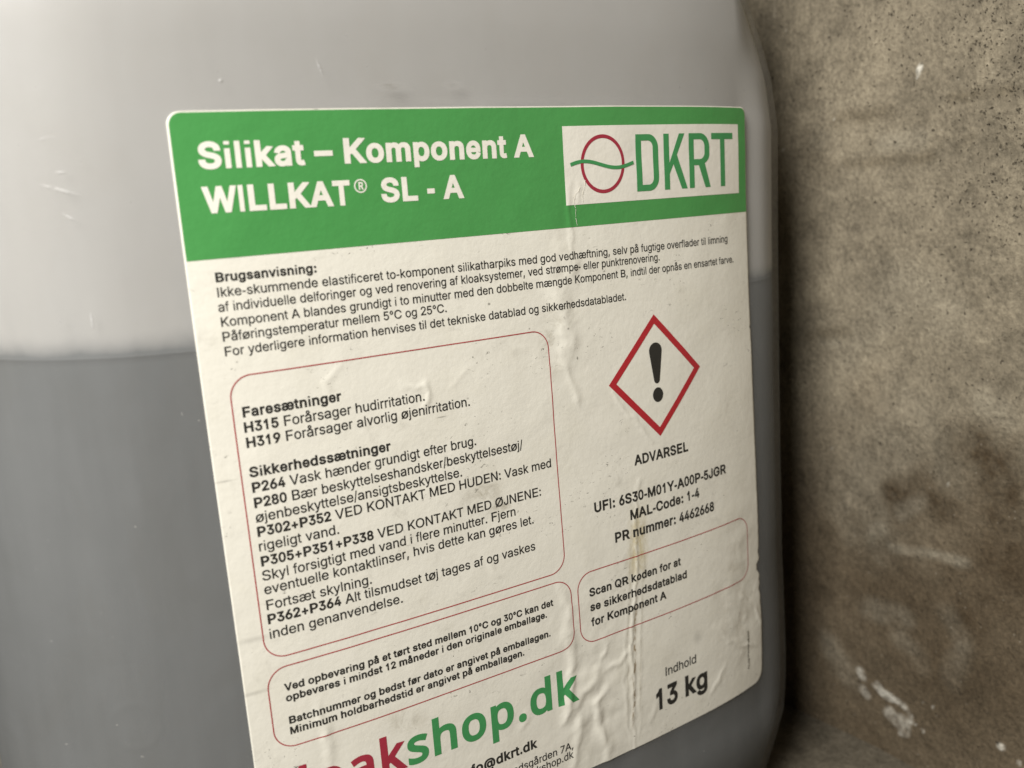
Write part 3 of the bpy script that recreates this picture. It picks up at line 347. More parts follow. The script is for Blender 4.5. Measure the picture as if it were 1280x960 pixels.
S639|320 -13 282 -11 246 -6 213 2 182 13 155 27 130 44 109 64 91 86 77 110 66 137 58 165 55 195 149 195 154 169 163 146 177 125 194 109 214 95 238 84 264 76 291 72 320 70 352 72 382 77 409 86 433 98 454 113 471 131 484 152 492 175 494 199 492 221 486 240 475 256 461 270 443 282 423 292 401 302 376 310 350 318 263 342 220 356 183 373 150 392 123 414 102 438 86 467 77 498 74 533 78 572 89 608 107 640 125 662 146 681 170 698 197 712 226 723 257 731 290 736 325 737 360 736 393 731 423 723 452 712 486 692 515 669 539 642 557 611 569 577 573 540 482 540 474 574 457 603 432 625 409 639 382 648 353 654 322 656 292 654 264 649 239 640 217 629 199 615 184 598 173 579 167 559 165 537 167 514 175 494 187 477 203 463 222 451 242 441 263 432 284 425 304 419 378 399 446 377 469 367 491 354 513 340 533 323 550 304 564 282 575 258 582 230 584 198 580 160 570 124 553 91 535 68 514 48 490 30 462 15 431 3 397 -6 360 -11
T642|45 646 45 728 596 728 596 646 367 646 367 0 275 0 275 646
U740|370 -12 329 -10 290 -3 254 7 220 22 190 40 163 62 140 87 121 114 106 145 95 177 88 211 86 248 86 728 178 728 178 255 180 221 188 190 201 162 219 136 241 115 268 97 298 84 332 76 370 74 408 76 442 84 473 97 499 115 521 136 539 162 551 190 559 221 561 255 561 728 654 728 654 248 652 211 645 177 634 145 619 114 599 87 576 62 550 40 520 22 487 7 450 -3 412 -10
V686|291 0 23 728 121 728 275 295 308 197 354 44 335 44 382 197 414 295 564 728 662 728 397 0
W981|222 0 23 728 118 728 233 280 251 208 267 134 282 57 270 57 286 134 302 208 320 280 438 728 543 728 660 280 678 208 695 134 711 57 698 57 713 134 730 208 748 280 863 728 957 728 758 0 651 0 526 462 502 560 480 679 500 679 479 564 455 462 330 0
Y675|291 0 291 298 23 728 130 728 275 493 318 418 331 392 344 363 357 330 320 330 333 363 346 393 359 419 401 493 545 728 651 728 383 298 383 0
a557|229 -12 195 -10 164 -4 135 7 109 22 87 41 68 64 54 90 46 121 43 154 45 184 52 209 62 230 75 248 92 264 111 276 132 286 155 295 179 301 255 314 334 324 353 327 368 331 379 336 390 347 394 364 394 367 393 388 388 408 381 424 371 439 359 451 343 460 325 467 304 472 280 473 255 472 233 468 213 461 196 452 181 442 168 430 158 418 149 405 143 392 59 416 73 447 91 473 112 495 136 512 162 526 190 537 219 544 248 548 277 550 298 549 319 547 342 542 365 536 387 527 409 515 429 500 446 481 461 458 472 430 479 397 481 359 481 0 395 0 395 74 390 74 382 61 372 48 360 35 346 23 328 11 308 1 285 -6 258 -11|244 65 274 67 302 73 326 84 346 98 363 114 377 133 386 154 392 175 394 197 394 271 386 265 371 260 331 251 286 245 251 240 231 237 211 233 192 227 175 219 160 210 148 199 139 186 133 169 131 150 133 132 138 117 146 103 157 92 170 82 186 75 203 69 223 66
b607|328 -12 297 -10 270 -4 247 5 227 17 210 30 197 45 169 84 160 84 160 0 75 0 75 728 163 728 163 457 169 457 197 494 210 508 226 521 245 533 268 542 296 548 328 550 361 548 392 541 420 531 447 516 472 497 494 474 513 448 529 418 542 386 551 350 556 311 558 270 556 228 551 190 542 154 529 121 513 91 494 65 473 42 448 23 421 8 392 -3 361 -10|315 67 347 70 375 79 400 94 421 114 438 138 452 167 461 199 467 234 469 271 467 308 462 342 452 374 438 402 421 426 400 445 375 460 347 469 315 472 283 469 255 460 230 446 210 427 192 404 179 376 169 344 163 309 161 271 163 232 169 197 179 165 193 136 210 112 231 93 256 78 284 70
c566|296 -12 261 -10 227 -3 196 8 167 23 141 43 117 66 97 92 80 122 66 154 57 190 51 228 49 268 51 309 57 348 66 383 80 416 97 446 117 472 141 495 167 515 196 530 227 541 261 548 296 550 323 549 348 545 372 539 395 531 416 521 436 509 455 495 471 479 486 460 499 440 509 419 517 396 433 374 428 388 423 401 415 414 402 430 386 444 374 452 361 459 346 465 331 469 314 471 296 472 263 469 233 459 208 444 186 423 169 398 155 369 145 338 140 304 138 268 140 233 145 199 155 168 169 139 186 115 208 94 233 79 263 69 296 66 314 67 331 70 347 74 361 79 375 86 387 94 398 104 408 115 417 127 424 140 430 153 435 167 519 146 511 123 501 101 488 80 473 62 457 45 438 31 418 18 396 7 373 -1 348 -7 323 -11
d607|279 -12 246 -10 215 -3 186 8 159 23 135 42 113 65 94 91 78 121 65 154 56 190 51 228 49 270 51 311 56 350 65 386 78 418 95 448 114 474 135 497 160 516 187 531 216 541 247 548 280 550 311 548 339 542 362 533 381 521 397 508 411 494 438 457 444 457 444 728 532 728 532 0 447 0 447 84 438 84 410 45 397 30 380 17 361 5 338 -4 311 -10|292 67 324 70 352 78 376 93 397 112 415 136 428 165 438 197 444 232 446 271 444 309 438 344 428 376 415 404 398 427 377 446 352 460 324 469 292 472 260 469 232 460 207 445 186 426 168 402 155 374 145 342 140 308 138 271 140 234 146 199 155 167 169 138 186 114 208 94 232 79 261 70
e578|303 -12 265 -10 230 -3 197 8 167 23 140 43 117 65 97 92 80 121 66 154 57 189 51 227 49 267 51 308 56 346 66 381 79 414 96 444 116 471 139 494 165 514 193 530 224 541 258 548 293 550 323 548 352 543 380 535 407 523 433 507 457 488 478 464 496 436 511 403 519 376 526 346 529 313 531 277 531 242 107 242 107 316 483 316 443 289 441 323 435 355 426 384 413 410 396 431 375 449 352 462 324 470 293 472 262 469 234 462 209 448 188 431 170 410 156 385 145 359 139 331 137 302 137 254 140 216 146 182 158 152 174 126 193 105 216 88 242 76 272 68 304 66 325 67 344 70 363 75 380 83 395 92 408 104 420 118 429 133 437 151 522 130 512 103 498 78 479 56 457 37 432 20 404 6 373 -4 339 -10
f363|326 542 326 468 9 468 9 542|115 0 115 617 118 646 125 672 137 695 153 714 171 730 193 742 217 751 242 756 268 758 287 757 303 756 318 753 347 745 325 670 307 675 278 678 254 675 235 669 221 658 211 642 205 623 203 599 203 0
g608|296 -215 258 -214 223 -208 191 -200 163 -188 139 -174 118 -157 100 -139 84 -120 72 -99 145 -58 174 -94 187 -106 202 -117 221 -126 242 -133 267 -138 296 -139 337 -136 373 -125 404 -107 427 -82 441 -49 445 -8 445 98 438 98 410 59 397 46 380 33 361 22 338 14 310 9 279 7 247 9 217 15 188 24 161 38 136 55 114 76 95 101 79 129 66 160 56 195 51 233 49 273 51 314 56 352 66 387 79 419 95 449 114 474 136 497 161 516 188 531 217 541 248 548 280 550 312 548 339 542 363 533 382 522 399 509 412 495 440 456 448 456 448 542 533 542 533 -13 531 -46 525 -77 515 -104 501 -128 477 -156 449 -178 416 -194 388 -204 359 -210 328 -214|293 84 324 87 352 95 377 107 398 125 415 147 429 173 439 203 445 238 447 275 445 313 439 347 429 377 416 405 398 428 377 447 353 460 325 469 293 472 261 469 232 460 208 446 186 426 169 403 155 375 146 344 140 311 138 275 140 239 146 206 156 175 169 149 187 126 208 108 233 95 261 87
h586|163 324 163 0 75 0 75 728 163 728 163 411 146 411 160 446 177 475 196 499 218 518 250 536 286 546 325 550 360 547 393 540 422 527 448 509 470 487 487 459 498 434 505 407 509 377 511 344 511 0 423 0 423 336 420 376 409 409 390 435 366 455 336 467 300 471 275 469 252 463 230 454 211 441 194 424 181 404 171 381 165 354
i238|75 0 75 542 163 542 163 0|120 633 104 635 90 641 77 650 67 662 61 676 59 691 61 706 67 720 77 732 90 741 104 747 120 749 136 747 150 741 163 732 173 720 179 706 181 691 179 676 173 662 163 650 150 641 136 635
j238|75 542 163 542 163 -43 161 -75 155 -103 145 -129 131 -151 114 -170 93 -185 67 -196 38 -202 5 -204 -14 -204 -14 -124 3 -124 26 -122 44 -115 58 -103 67 -87 73 -66 75 -42|119 633 103 635 89 641 76 650 67 662 61 676 59 691 61 706 67 720 76 732 89 741 103 747 119 749 135 747 150 741 162 732 172 720 178 706 180 691 178 676 172 662 162 650 150 641 135 635
k544|157 195 157 303 172 303 407 542 515 542 263 285 253 285|75 0 75 728 163 728 163 0|420 0 211 266 273 327 532 0
l270|199 -3 161 0 130 11 106 29 89 53 79 84 75 121 75 728 163 728 163 141 164 119 167 102 172 89 186 78 209 74 229 75 243 78 258 4 231 -1
m872|75 0 75 542 160 542 161 422 154 422 163 450 175 474 189 495 207 512 225 527 246 538 268 546 290 551 313 552 351 548 383 536 411 516 433 489 449 458 459 421 447 421 455 447 467 470 482 491 500 509 521 524 544 536 570 545 596 550 624 552 655 550 684 543 711 532 735 516 756 495 773 470 786 440 794 405 796 365 796 0 709 0 709 363 705 398 694 427 676 447 652 461 627 470 599 473 575 471 554 466 535 457 519 446 505 432 494 415 486 396 481 376 479 353 479 0 392 0 392 372 389 400 379 424 362 445 340 460 314 470 285 473 264 471 244 466 225 458 208 446 193 431 180 414 170 392 165 368 163 340 163 0
n586|163 324 163 0 75 0 75 542 160 542 160 411 146 411 160 446 177 475 196 499 218 518 250 536 286 546 325 550 360 547 393 540 422 527 448 509 469 487 487 459 497 434 505 407 509 377 511 344 511 0 423 0 423 336 420 376 409 409 390 435 366 455 336 467 300 471 275 469 252 463 230 454 211 441 194 424 181 404 171 381 165 354
o594|296 -12 261 -10 227 -3 196 8 167 23 141 43 117 66 97 92 80 122 66 154 57 190 51 228 49 268 51 309 57 348 66 383 80 416 97 446 117 472 141 495 167 515 196 530 227 541 261 548 296 550 333 548 366 541 398 530 427 515 453 495 477 472 497 446 514 416 527 383 537 348 543 309 545 268 543 228 537 190 527 154 514 122 497 92 477 66 453 43 427 23 398 8 366 -3 333 -10|296 66 331 69 361 79 386 94 408 115 426 139 439 168 449 199 455 233 457 268 455 304 449 337 439 369 426 398 408 423 386 444 361 459 331 469 296 472 263 469 233 459 208 444 186 423 169 398 155 369 145 338 140 304 138 268 140 233 145 199 155 168 169 139 186 115 208 94 233 79 263 69
p607|75 -204 75 542 160 542 160 457 169 457 196 494 210 508 226 521 245 533 268 542 296 548 328 550 361 548 392 541 420 531 447 516 472 497 494 474 513 448 529 418 542 386 551 350 556 311 558 270 556 228 551 190 542 154 529 121 513 91 494 65 473 42 448 23 421 8 392 -3 361 -10 328 -12 297 -10 270 -4 247 5 227 17 211 30 197 45 169 84 163 84 163 -204|315 67 347 70 375 79 400 94 421 114 438 138 452 167 461 199 467 234 469 271 467 308 462 342 452 374 438 402 421 426 400 445 375 460 347 469 315 472 283 469 255 460 230 446 210 427 192 404 179 376 169 344 163 309 161 271 163 232 169 197 179 165 193 136 210 112 231 93 256 78 284 70
r371|75 0 75 542 160 542 160 459 165 459 178 485 195 507 218 525 244 539 273 547 305 550 328 550 348 549 348 461 329 464 296 466 271 464 249 459 228 450 209 438 193 423 180 405 170 385 165 363 163 339 163 0
s522|260 -12 224 -10 191 -4 160 5 133 18 109 34 88 54 72 78 59 105 51 135 134 152 144 125 158 103 177 86 201 74 228 67 259 65 294 68 325 76 350 89 368 106 380 126 383 147 381 165 374 180 363 194 348 206 328 215 303 222 213 243 179 253 149 266 124 280 103 298 83 324 71 356 67 392 70 422 79 449 93 474 113 496 136 515 165 530 196 541 231 548 268 550 303 548 335 542 363 533 388 520 409 504 427 485 442 464 454 440 463 415 383 396 375 416 363 435 347 451 326 465 300 473 268 476 237 473 210 466 187 453 169 437 159 418 155 396 158 378 165 361 177 348 195 337 217 327 246 319 328 299 363 289 393 277 418 262 438 245 458 219 470 188 474 152 471 122 462 93 447 67 426 44 401 25 372 9 338 -2 301 -9
t325|291 542 291 468 9 468 9 542|93 674 180 674 180 140 182 118 187 101 195 88 206 79 223 73 244 71 265 73 289 77 305 2 274 -4 241 -6 208 -4 178 3 153 15 132 31 110 58 97 92 93 133
u586|261 -7 226 -5 194 3 164 15 138 33 117 56 99 84 89 108 81 136 77 166 75 199 75 542 163 542 163 206 166 167 177 134 196 107 221 88 251 76 286 72 311 74 335 79 356 89 375 102 392 118 405 138 415 162 421 189 423 218 423 542 511 542 511 0 426 0 426 131 439 131 425 96 409 67 390 43 368 24 335 7 300 -4
v557|232 0 25 542 121 542 236 222 248 189 258 157 267 124 294 30 263 30 290 124 299 157 309 189 320 222 436 542 531 542 324 0
w811|197 0 32 542 125 542 191 306 220 195 250 59 236 59 265 193 295 306 360 542 453 542 517 306 546 194 575 59 560 59 591 193 620 306 686 542 779 542 614 0 527 0 456 246 436 322 416 401 395 483 416 483 396 401 375 321 354 246 284 0
y557|68 -198 88 -123 102 -125 118 -128 134 -129 148 -127 162 -123 175 -116 186 -106 197 -92 207 -73 215 -51 232 -2 25 542 121 542 236 222 248 189 258 156 267 124 294 30 263 30 290 124 320 222 437 542 531 542 292 -83 280 -110 267 -133 252 -153 236 -170 219 -184 199 -194 178 -202 155 -206 131 -208 92 -205
®662|331 169 293 171 256 179 221 191 188 208 158 228 130 252 106 280 86 310 69 343 57 378 49 415 47 453 49 491 57 528 69 563 86 596 106 626 130 654 158 678 188 698 221 715 256 727 293 735 331 737 370 735 406 727 442 715 475 698 505 678 532 654 556 626 577 596 593 563 605 528 613 491 615 453 613 415 605 378 593 343 577 310 556 280 532 252 505 228 475 208 442 191 406 179 370 171|331 238 370 241 406 251 439 267 470 288 496 314 517 345 533 378 543 415 546 453 543 492 533 528 517 561 496 592 470 618 439 639 406 656 370 665 331 668 293 665 257 656 223 639 192 618 166 592 145 561 129 528 119 492 116 453 119 415 129 378 145 345 166 314 192 288 223 267 257 251 293 241|391 323 327 446 391 446 456 323|230 323 230 584 361 584 380 582 399 575 411 568 422 559 432 548 439 534 444 519 445 501 444 483 439 466 431 452 421 439 410 429 397 421 377 414 357 411 265 411 265 456 342 456 355 458 368 467 378 481 381 501 378 520 368 532 354 538 342 540 290 540 290 323
°452|227 405 197 407 170 415 144 427 121 443 101 463 84 486 72 512 64 539 62 568 64 598 72 625 84 651 101 675 121 695 144 711 170 723 197 731 227 733 256 731 283 723 309 711 332 695 351 675 368 651 380 625 388 598 390 568 388 539 380 512 368 486 351 463 332 443 309 427 283 415 256 407|227 478 243 479 258 483 272 490 285 499 296 510 305 523 312 537 316 552 317 568 316 585 312 600 305 614 296 627 285 638 272 648 258 655 243 659 227 660 210 659 195 655 180 648 168 638 157 627 147 614 141 600 137 585 135 568 137 552 141 537 147 523 157 510 168 499 180 490 195 483 210 479
Ø763|382 -10 336 -7 293 2 253 16 215 36 181 61 150 91 123 125 100 165 81 209 68 256 60 308 58 363 60 419 68 471 81 518 100 562 123 602 150 636 181 666 215 692 253 712 293 726 336 734 382 737 427 734 470 726 511 712 549 692 583 666 614 636 640 602 663 562 682 518 695 471 702 419 705 363 702 308 695 256 682 209 663 165 640 125 614 91 583 61 549 36 511 16 470 2 427 -7|382 76 414 78 444 84 472 94 500 109 525 127 547 149 567 176 584 206 598 240 607 278 613 319 615 363 613 408 607 450 598 487 584 521 567 552 547 578 525 600 500 619 472 633 444 644 414 650 382 652 350 650 320 644 291 633 263 619 238 600 216 578 196 551 179 521 166 487 156 449 150 408 148 363 150 319 156 278 166 240 179 206 196 176 216 150 238 127 263 109 291 94 320 84 350 78|154 -23 91 22 609 750 672 706
å557|229 -12 195 -10 164 -4 135 7 109 22 87 41 68 64 54 90 46 121 43 154 45 184 52 209 62 230 75 248 92 264 111 276 132 286 155 295 179 301 255 314 334 324 353 327 368 331 379 336 390 347 394 364 394 367 393 388 388 408 381 424 371 439 359 451 343 460 325 467 304 472 280 473 255 472 233 468 213 461 196 452 181 442 168 430 158 418 149 405 143 392 59 416 73 447 91 473 112 495 136 512 162 526 190 537 219 544 248 548 277 550 298 549 319 547 342 542 365 536 387 527 409 515 429 500 446 481 461 458 472 430 479 397 481 359 481 0 395 0 395 74 390 74 382 61 372 48 360 35 346 23 328 11 308 1 285 -6 258 -11|244 65 274 67 302 73 326 84 346 98 363 114 377 133 386 154 392 175 394 197 394 271 386 265 371 260 331 251 286 245 251 240 231 237 211 233 192 227 175 219 160 210 148 199 139 186 133 169 131 150 133 132 138 117 146 103 157 92 170 82 186 75 203 69 223 66|270 578 248 580 227 585 207 595 189 607 173 622 160 639 151 658 145 678 143 700 145 722 151 742 160 761 173 778 189 793 207 805 227 814 248 820 270 822 293 820 315 814 334 805 352 793 368 778 381 761 390 742 396 722 398 700 396 678 390 658 381 639 368 622 352 607 334 595 315 585 293 580|270 640 287 642 301 648 314 657 324 670 330 684 332 700 330 716 324 730 314 743 301 753 287 759 270 761 255 759 241 753 228 743 218 730 212 716 210 700 212 684 218 670 228 657 241 648 255 642
æ913|230 -12 196 -10 165 -3 135 8 109 23 87 42 68 64 54 91 46 121 43 154 46 183 53 209 64 231 79 250 97 267 118 281 141 292 166 301 193 308 221 312 248 315 276 316 814 316 774 286 776 320 772 352 764 381 751 407 734 429 713 448 688 461 660 469 629 472 598 469 570 462 545 448 523 431 505 410 490 385 480 359 473 331 471 302 471 254 473 216 480 182 492 152 508 126 527 105 550 88 576 76 605 68 637 66 658 67 678 70 696 75 713 83 729 92 742 104 754 118 764 133 771 151 856 131 846 104 832 79 814 57 792 37 767 20 738 6 707 -4 673 -10 637 -12 599 -9 563 -3 531 8 501 23 476 42 454 64 436 89 422 116 413 146 426 416 439 442 455 466 473 487 493 506 516 521 541 533 568 543 598 548 629 550 659 548 688 543 716 535 743 523 768 507 792 488 813 464 831 436 845 403 854 376 860 346 864 313 865 277 865 242 277 242 251 241 227 238 204 232 184 224 166 214 151 202 140 187 134 170 131 150 135 125 145 104 163 87 186 75 213 68 244 65 274 68 302 74 326 84 346 98 363 114 376 133 385 154 391 175 393 197 393 367 392 388 388 407 381 424 371 439 358 451 343 460 324 467 303 472 280 473 255 472 233 468 213 461 196 452 181 442 168 430 158 418 149 405 143 392 59 416 73 447 91 473 112 495 136 512 162 526 190 537 219 544 248 548 277 550 301 549 325 545 350 540 374 531 397 519 418 502 437 481 452 455 463 423 446 101 437 101 430 85 420 71 409 57 395 44 379 32 361 21 342 11 321 3 300 -3 277 -8 254 -11
ø594|296 -12 261 -10 227 -3 196 8 167 23 141 43 117 66 97 92 80 122 66 154 57 190 51 228 49 268 51 309 57 348 66 383 80 416 97 446 117 472 141 495 167 515 196 530 227 541 261 548 296 550 333 548 366 541 398 530 427 515 453 495 477 472 497 446 514 416 527 383 537 348 543 309 545 268 543 228 537 190 527 154 514 122 497 92 477 66 453 43 427 23 398 8 366 -3 333 -10|296 66 331 69 361 79 386 94 408 115 426 139 439 168 449 199 455 233 457 268 455 304 449 337 439 369 426 398 408 423 386 444 361 459 331 469 296 472 263 469 233 459 208 444 186 423 169 398 155 369 145 338 140 304 138 268 140 233 145 199 155 168 169 139 186 115 208 94 233 79 263 69|91 -22 39 22 503 564 555 520
–500|500 350 500 269 0 269 0 350'''
HUMAN_TXT = r'''.268|72 54 74 76 80 94 90 106 103 114 117 119 133 121 149 119 164 114 177 106 188 94 194 76 196 54 194 32 188 15 177 2 164 -7 149 -12 133 -14 117 -12 103 -7 90 2 80 15 74 32
a561|288 545 334 542 373 534 406 521 433 502 454 477 468 446 477 409 480 365 480 0 416 0 399 76 395 76 380 58 364 42 347 27 330 16 312 6 291 -1 269 -6 243 -9 215 -10 184 -8 155 -2 128 7 105 20 84 38 68 60 56 85 48 115 46 149 50 187 62 220 81 248 109 272 145 292 189 306 242 316 303 320 394 323 394 355 391 395 381 426 365 448 343 462 316 471 283 474 255 473 229 468 203 461 178 453 155 443 132 433 105 499 130 511 157 522 188 531 212 537 237 542 262 544|314 259 268 256 229 249 199 239 175 227 154 206 141 179 137 148 140 121 149 99 164 82 185 70 208 63 235 61 268 63 297 70 324 82 348 98 368 120 382 146 390 178 393 214 393 262
d615|275 -10 227 -6 185 7 147 29 115 60 89 99 70 146 59 202 55 267 59 332 70 388 89 436 115 475 148 506 186 528 228 542 276 546 303 545 327 541 349 535 369 528 387 518 403 507 418 495 431 481 442 467 448 467 444 505 442 546 442 760 530 760 530 0 459 0 446 72 442 72 431 57 418 43 403 30 387 19 369 9 349 1 326 -5 302 -9|289 63 328 66 361 75 388 89 408 109 424 136 434 168 441 206 443 250 443 266 441 313 435 354 424 390 410 419 390 443 363 460 329 470 288 473 255 469 226 459 201 441 181 416 166 386 155 350 148 310 146 265 148 220 155 180 166 145 181 116 202 93 226 76 255 66
h618|173 537 171 498 168 462 174 462 186 480 201 495 217 508 235 519 254 528 275 535 297 541 319 544 341 545 372 544 401 540 426 533 449 524 476 508 498 487 515 461 525 438 531 412 536 382 537 349 537 0 450 0 450 343 448 373 443 400 434 422 421 440 398 458 368 468 330 472 293 469 262 462 236 449 215 432 199 410 187 383 181 361 177 335 174 307 173 277 173 0 85 0 85 760 173 760
k534|172 363 171 321 168 276 172 276 190 299 214 329 236 355 407 536 510 536 293 307 525 0 419 0 233 250 172 197 172 0 85 0 85 760 172 760
l258|173 0 85 0 85 760 173 760
o605|551 269 550 236 547 206 541 177 533 150 524 126 512 103 499 82 483 63 460 41 434 23 405 8 381 0 355 -5 329 -9 301 -10 267 -8 234 -2 203 8 174 23 148 41 125 63 109 82 96 103 84 126 73 150 65 177 60 206 56 236 55 269 57 312 62 351 72 387 85 419 102 448 121 474 145 495 171 513 200 528 232 538 267 544 304 546 339 544 373 538 404 528 432 513 459 495 482 474 502 448 519 419 533 387 543 351 549 312|146 269 147 239 150 210 155 184 163 159 176 131 193 107 214 88 239 74 269 66 303 63 337 66 367 74 392 88 413 107 430 131 443 159 451 184 456 210 459 239 460 269 459 300 456 328 450 354 443 378 430 406 413 429 391 447 366 461 336 469 302 472 264 469 231 459 204 442 183 418 167 388 155 354 148 314
p615|340 546 387 542 429 529 467 507 499 477 526 438 545 391 556 334 560 269 558 225 553 185 545 149 532 115 517 86 499 61 479 39 455 21 430 8 402 -2 371 -8 339 -10 313 -9 288 -5 266 1 246 9 228 19 211 29 197 42 184 54 173 68 167 68 171 25 173 -20 173 -240 85 -240 85 536 157 536 169 463 173 463 184 478 197 492 211 505 227 517 245 527 265 535 288 541 313 545|324 472 290 470 261 463 237 451 217 436 201 415 189 390 182 368 177 343 174 316 173 286 173 269 174 237 176 208 181 181 187 157 198 129 214 105 234 87 260 74 290 66 326 63 357 66 384 75 406 90 426 110 441 135 453 163 460 188 465 213 468 241 469 270 467 314 460 353 449 387 433 417 413 441 388 458 359 469
s479|434 148 431 115 422 86 408 61 388 40 364 22 334 8 309 0 282 -5 252 -9 220 -10 184 -9 152 -6 123 -1 98 6 74 14 52 24 52 104 75 94 101 84 129 74 160 67 191 62 222 61 263 63 295 71 319 82 336 98 346 118 349 140 348 153 344 165 338 176 329 187 316 197 298 208 277 219 250 231 217 244 184 257 154 271 128 284 105 298 86 314 71 332 60 352 53 376 51 404 54 436 65 464 82 489 106 509 136 525 171 537 209 544 252 546 284 545 314 542 343 536 371 529 398 521 423 510 393 440 370 449 346 457 322 464 297 470 272 473 246 474 213 472 185 466 163 456 148 443 138 428 135 409 136 395 141 383 148 371 159 361 173 351 191 341 214 331 241 319 273 307 305 294 334 281 360 268 382 254 400 238 415 219 426 199 432 175'''

# ------------------------------------------------------------------ mesh helpers
def tag(o, label, cat):
    o['label'] = label; o['category'] = cat; return o

def make_mesh(name, verts, faces, mats, uv=None, parent=None, smooth=True, mat_index=None):
    me = bpy.data.meshes.new(name)
    me.from_pydata([tuple(p) for p in np.asarray(verts)], [], [tuple(int(i) for i in f) for f in faces])
    for m in (mats if isinstance(mats, (list, tuple)) else [mats]): me.materials.append(m)
    if mat_index is not None: me.polygons.foreach_set('material_index', np.asarray(mat_index, np.int32))
    me.polygons.foreach_set('use_smooth', np.full(len(me.polygons), smooth))
    if uv is not None:
        l = me.uv_layers.new(name='UVMap')
        idx = np.empty(len(me.loops), np.int32); me.loops.foreach_get('vertex_index', idx)
        l.data.foreach_set('uv', (np.asarray(uv)[idx] / 100.0).astype(np.float32).ravel())
    me.update()
    o = bpy.data.objects.new(name, me); COL.objects.link(o)
    if parent: o.parent = parent
    return o

def grid_faces(nr, nc, wrap=False, base=0):
    r, c = np.meshgrid(np.arange(nr - 1), np.arange(nc if wrap else nc - 1), indexing='ij')
    a = r * nc + c; b = r * nc + (c + 1) % nc
    return np.stack([a, a + nc, b + nc, b], -1).reshape(-1, 4) + base

# ------------------------------------------------------------------ the jerrycan
can = bpy.data.objects.new('jerrycan', None); COL.objects.link(can); can.empty_display_size = 0.02
tag(can, 'milky translucent plastic jerrycan with a green and cream chemical label, half full of grey liquid', 'jerrycan')

SX, SZ, SNX, SNZ, SU = make_section()

def shell(vs, inset, cap_top=True, cap_bottom=True):
    V, UV = [], []
    for v in vs:
        p = body_points(SX, SZ, SNX, SNZ, SU, v)
        p = p - np.stack([SNX, 0 * SNX, SNZ], 1) * inset
        V.append(p); UV.append(np.stack([SU, np.full_like(SU, v)], 1))
    n = len(SX); nv = len(V)
    F = [tuple(f) for f in grid_faces(len(V), n, True)]
    V = np.concatenate(V); UV = np.concatenate(UV)
    if cap_bottom: F.append(tuple(range((nv - 1) * n, nv * n)))
    if cap_top: F.append(tuple(range(n - 1, -1, -1)))
    return V, F, UV

# the liquid's level: flat, the can itself stands very slightly out of plumb
LEVEL = 50.99 + 0.01693 * SX + 0.0976 * SZ
def rows_between(a, b, n): return [a + (b - a) * k / (n - 1) for k in range(n)]
vs = list(np.concatenate([np.linspace(V_TOP, -10, 40), np.linspace(-8, 186, 70), np.linspace(188, 242, 36)]))
V, F, UV = shell(vs, 0.0)
n_out = len(F)
# the inside face of the two-millimetre wall, above the liquid; its uv counts millimetres above the level
top = np.full_like(SX, V_TOP + 3)
V2, F2, UV2 = shell(rows_between(top, np.full_like(SX, 20.0), 30) + rows_between(np.full_like(SX, 21.0), LEVEL + 1.2, 40), 2.0, True, False)
UV2[:, 1] -= np.tile(LEVEL, len(UV2) // len(SX))
F_all = F + [tuple(i + len(V) for i in f) for f in F2]
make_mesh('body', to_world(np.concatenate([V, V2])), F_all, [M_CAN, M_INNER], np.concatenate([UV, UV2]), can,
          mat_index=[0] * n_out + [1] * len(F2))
V, F, UV = shell(rows_between(LEVEL, np.full_like(SX, 190.0), 50) + list(np.linspace(193, 239, 24)), 2.1)
liq = make_mesh('liquid', to_world(V), F, M_LIQ, UV)
tag(liq, 'dark grey liquid filling the jerrycan to just below the green label header', 'liquid')

# ------------------------------------------------------------------ label surface: the can's front plus creases in the paper
LAB_F = np.linspace(-10.0, 172.0, 729)
_th = th_front(LAB_F)
_dx, _dz = np.cos(_th), -np.sin(_th)
_h = LAB_F[1] - LAB_F[0]
_X = np.concatenate([[0], np.cumsum((_dx[1:] + _dx[:-1]) / 2 * _h)]); _Z = np.concatenate([[0], np.cumsum((_dz[1:] + _dz[:-1]) / 2 * _h)])
_X -= np.interp(85.0, LAB_F, _X); _Z -= np.interp(85.0, LAB_F, _Z)

DATA = json.loads(DATA_JSON)

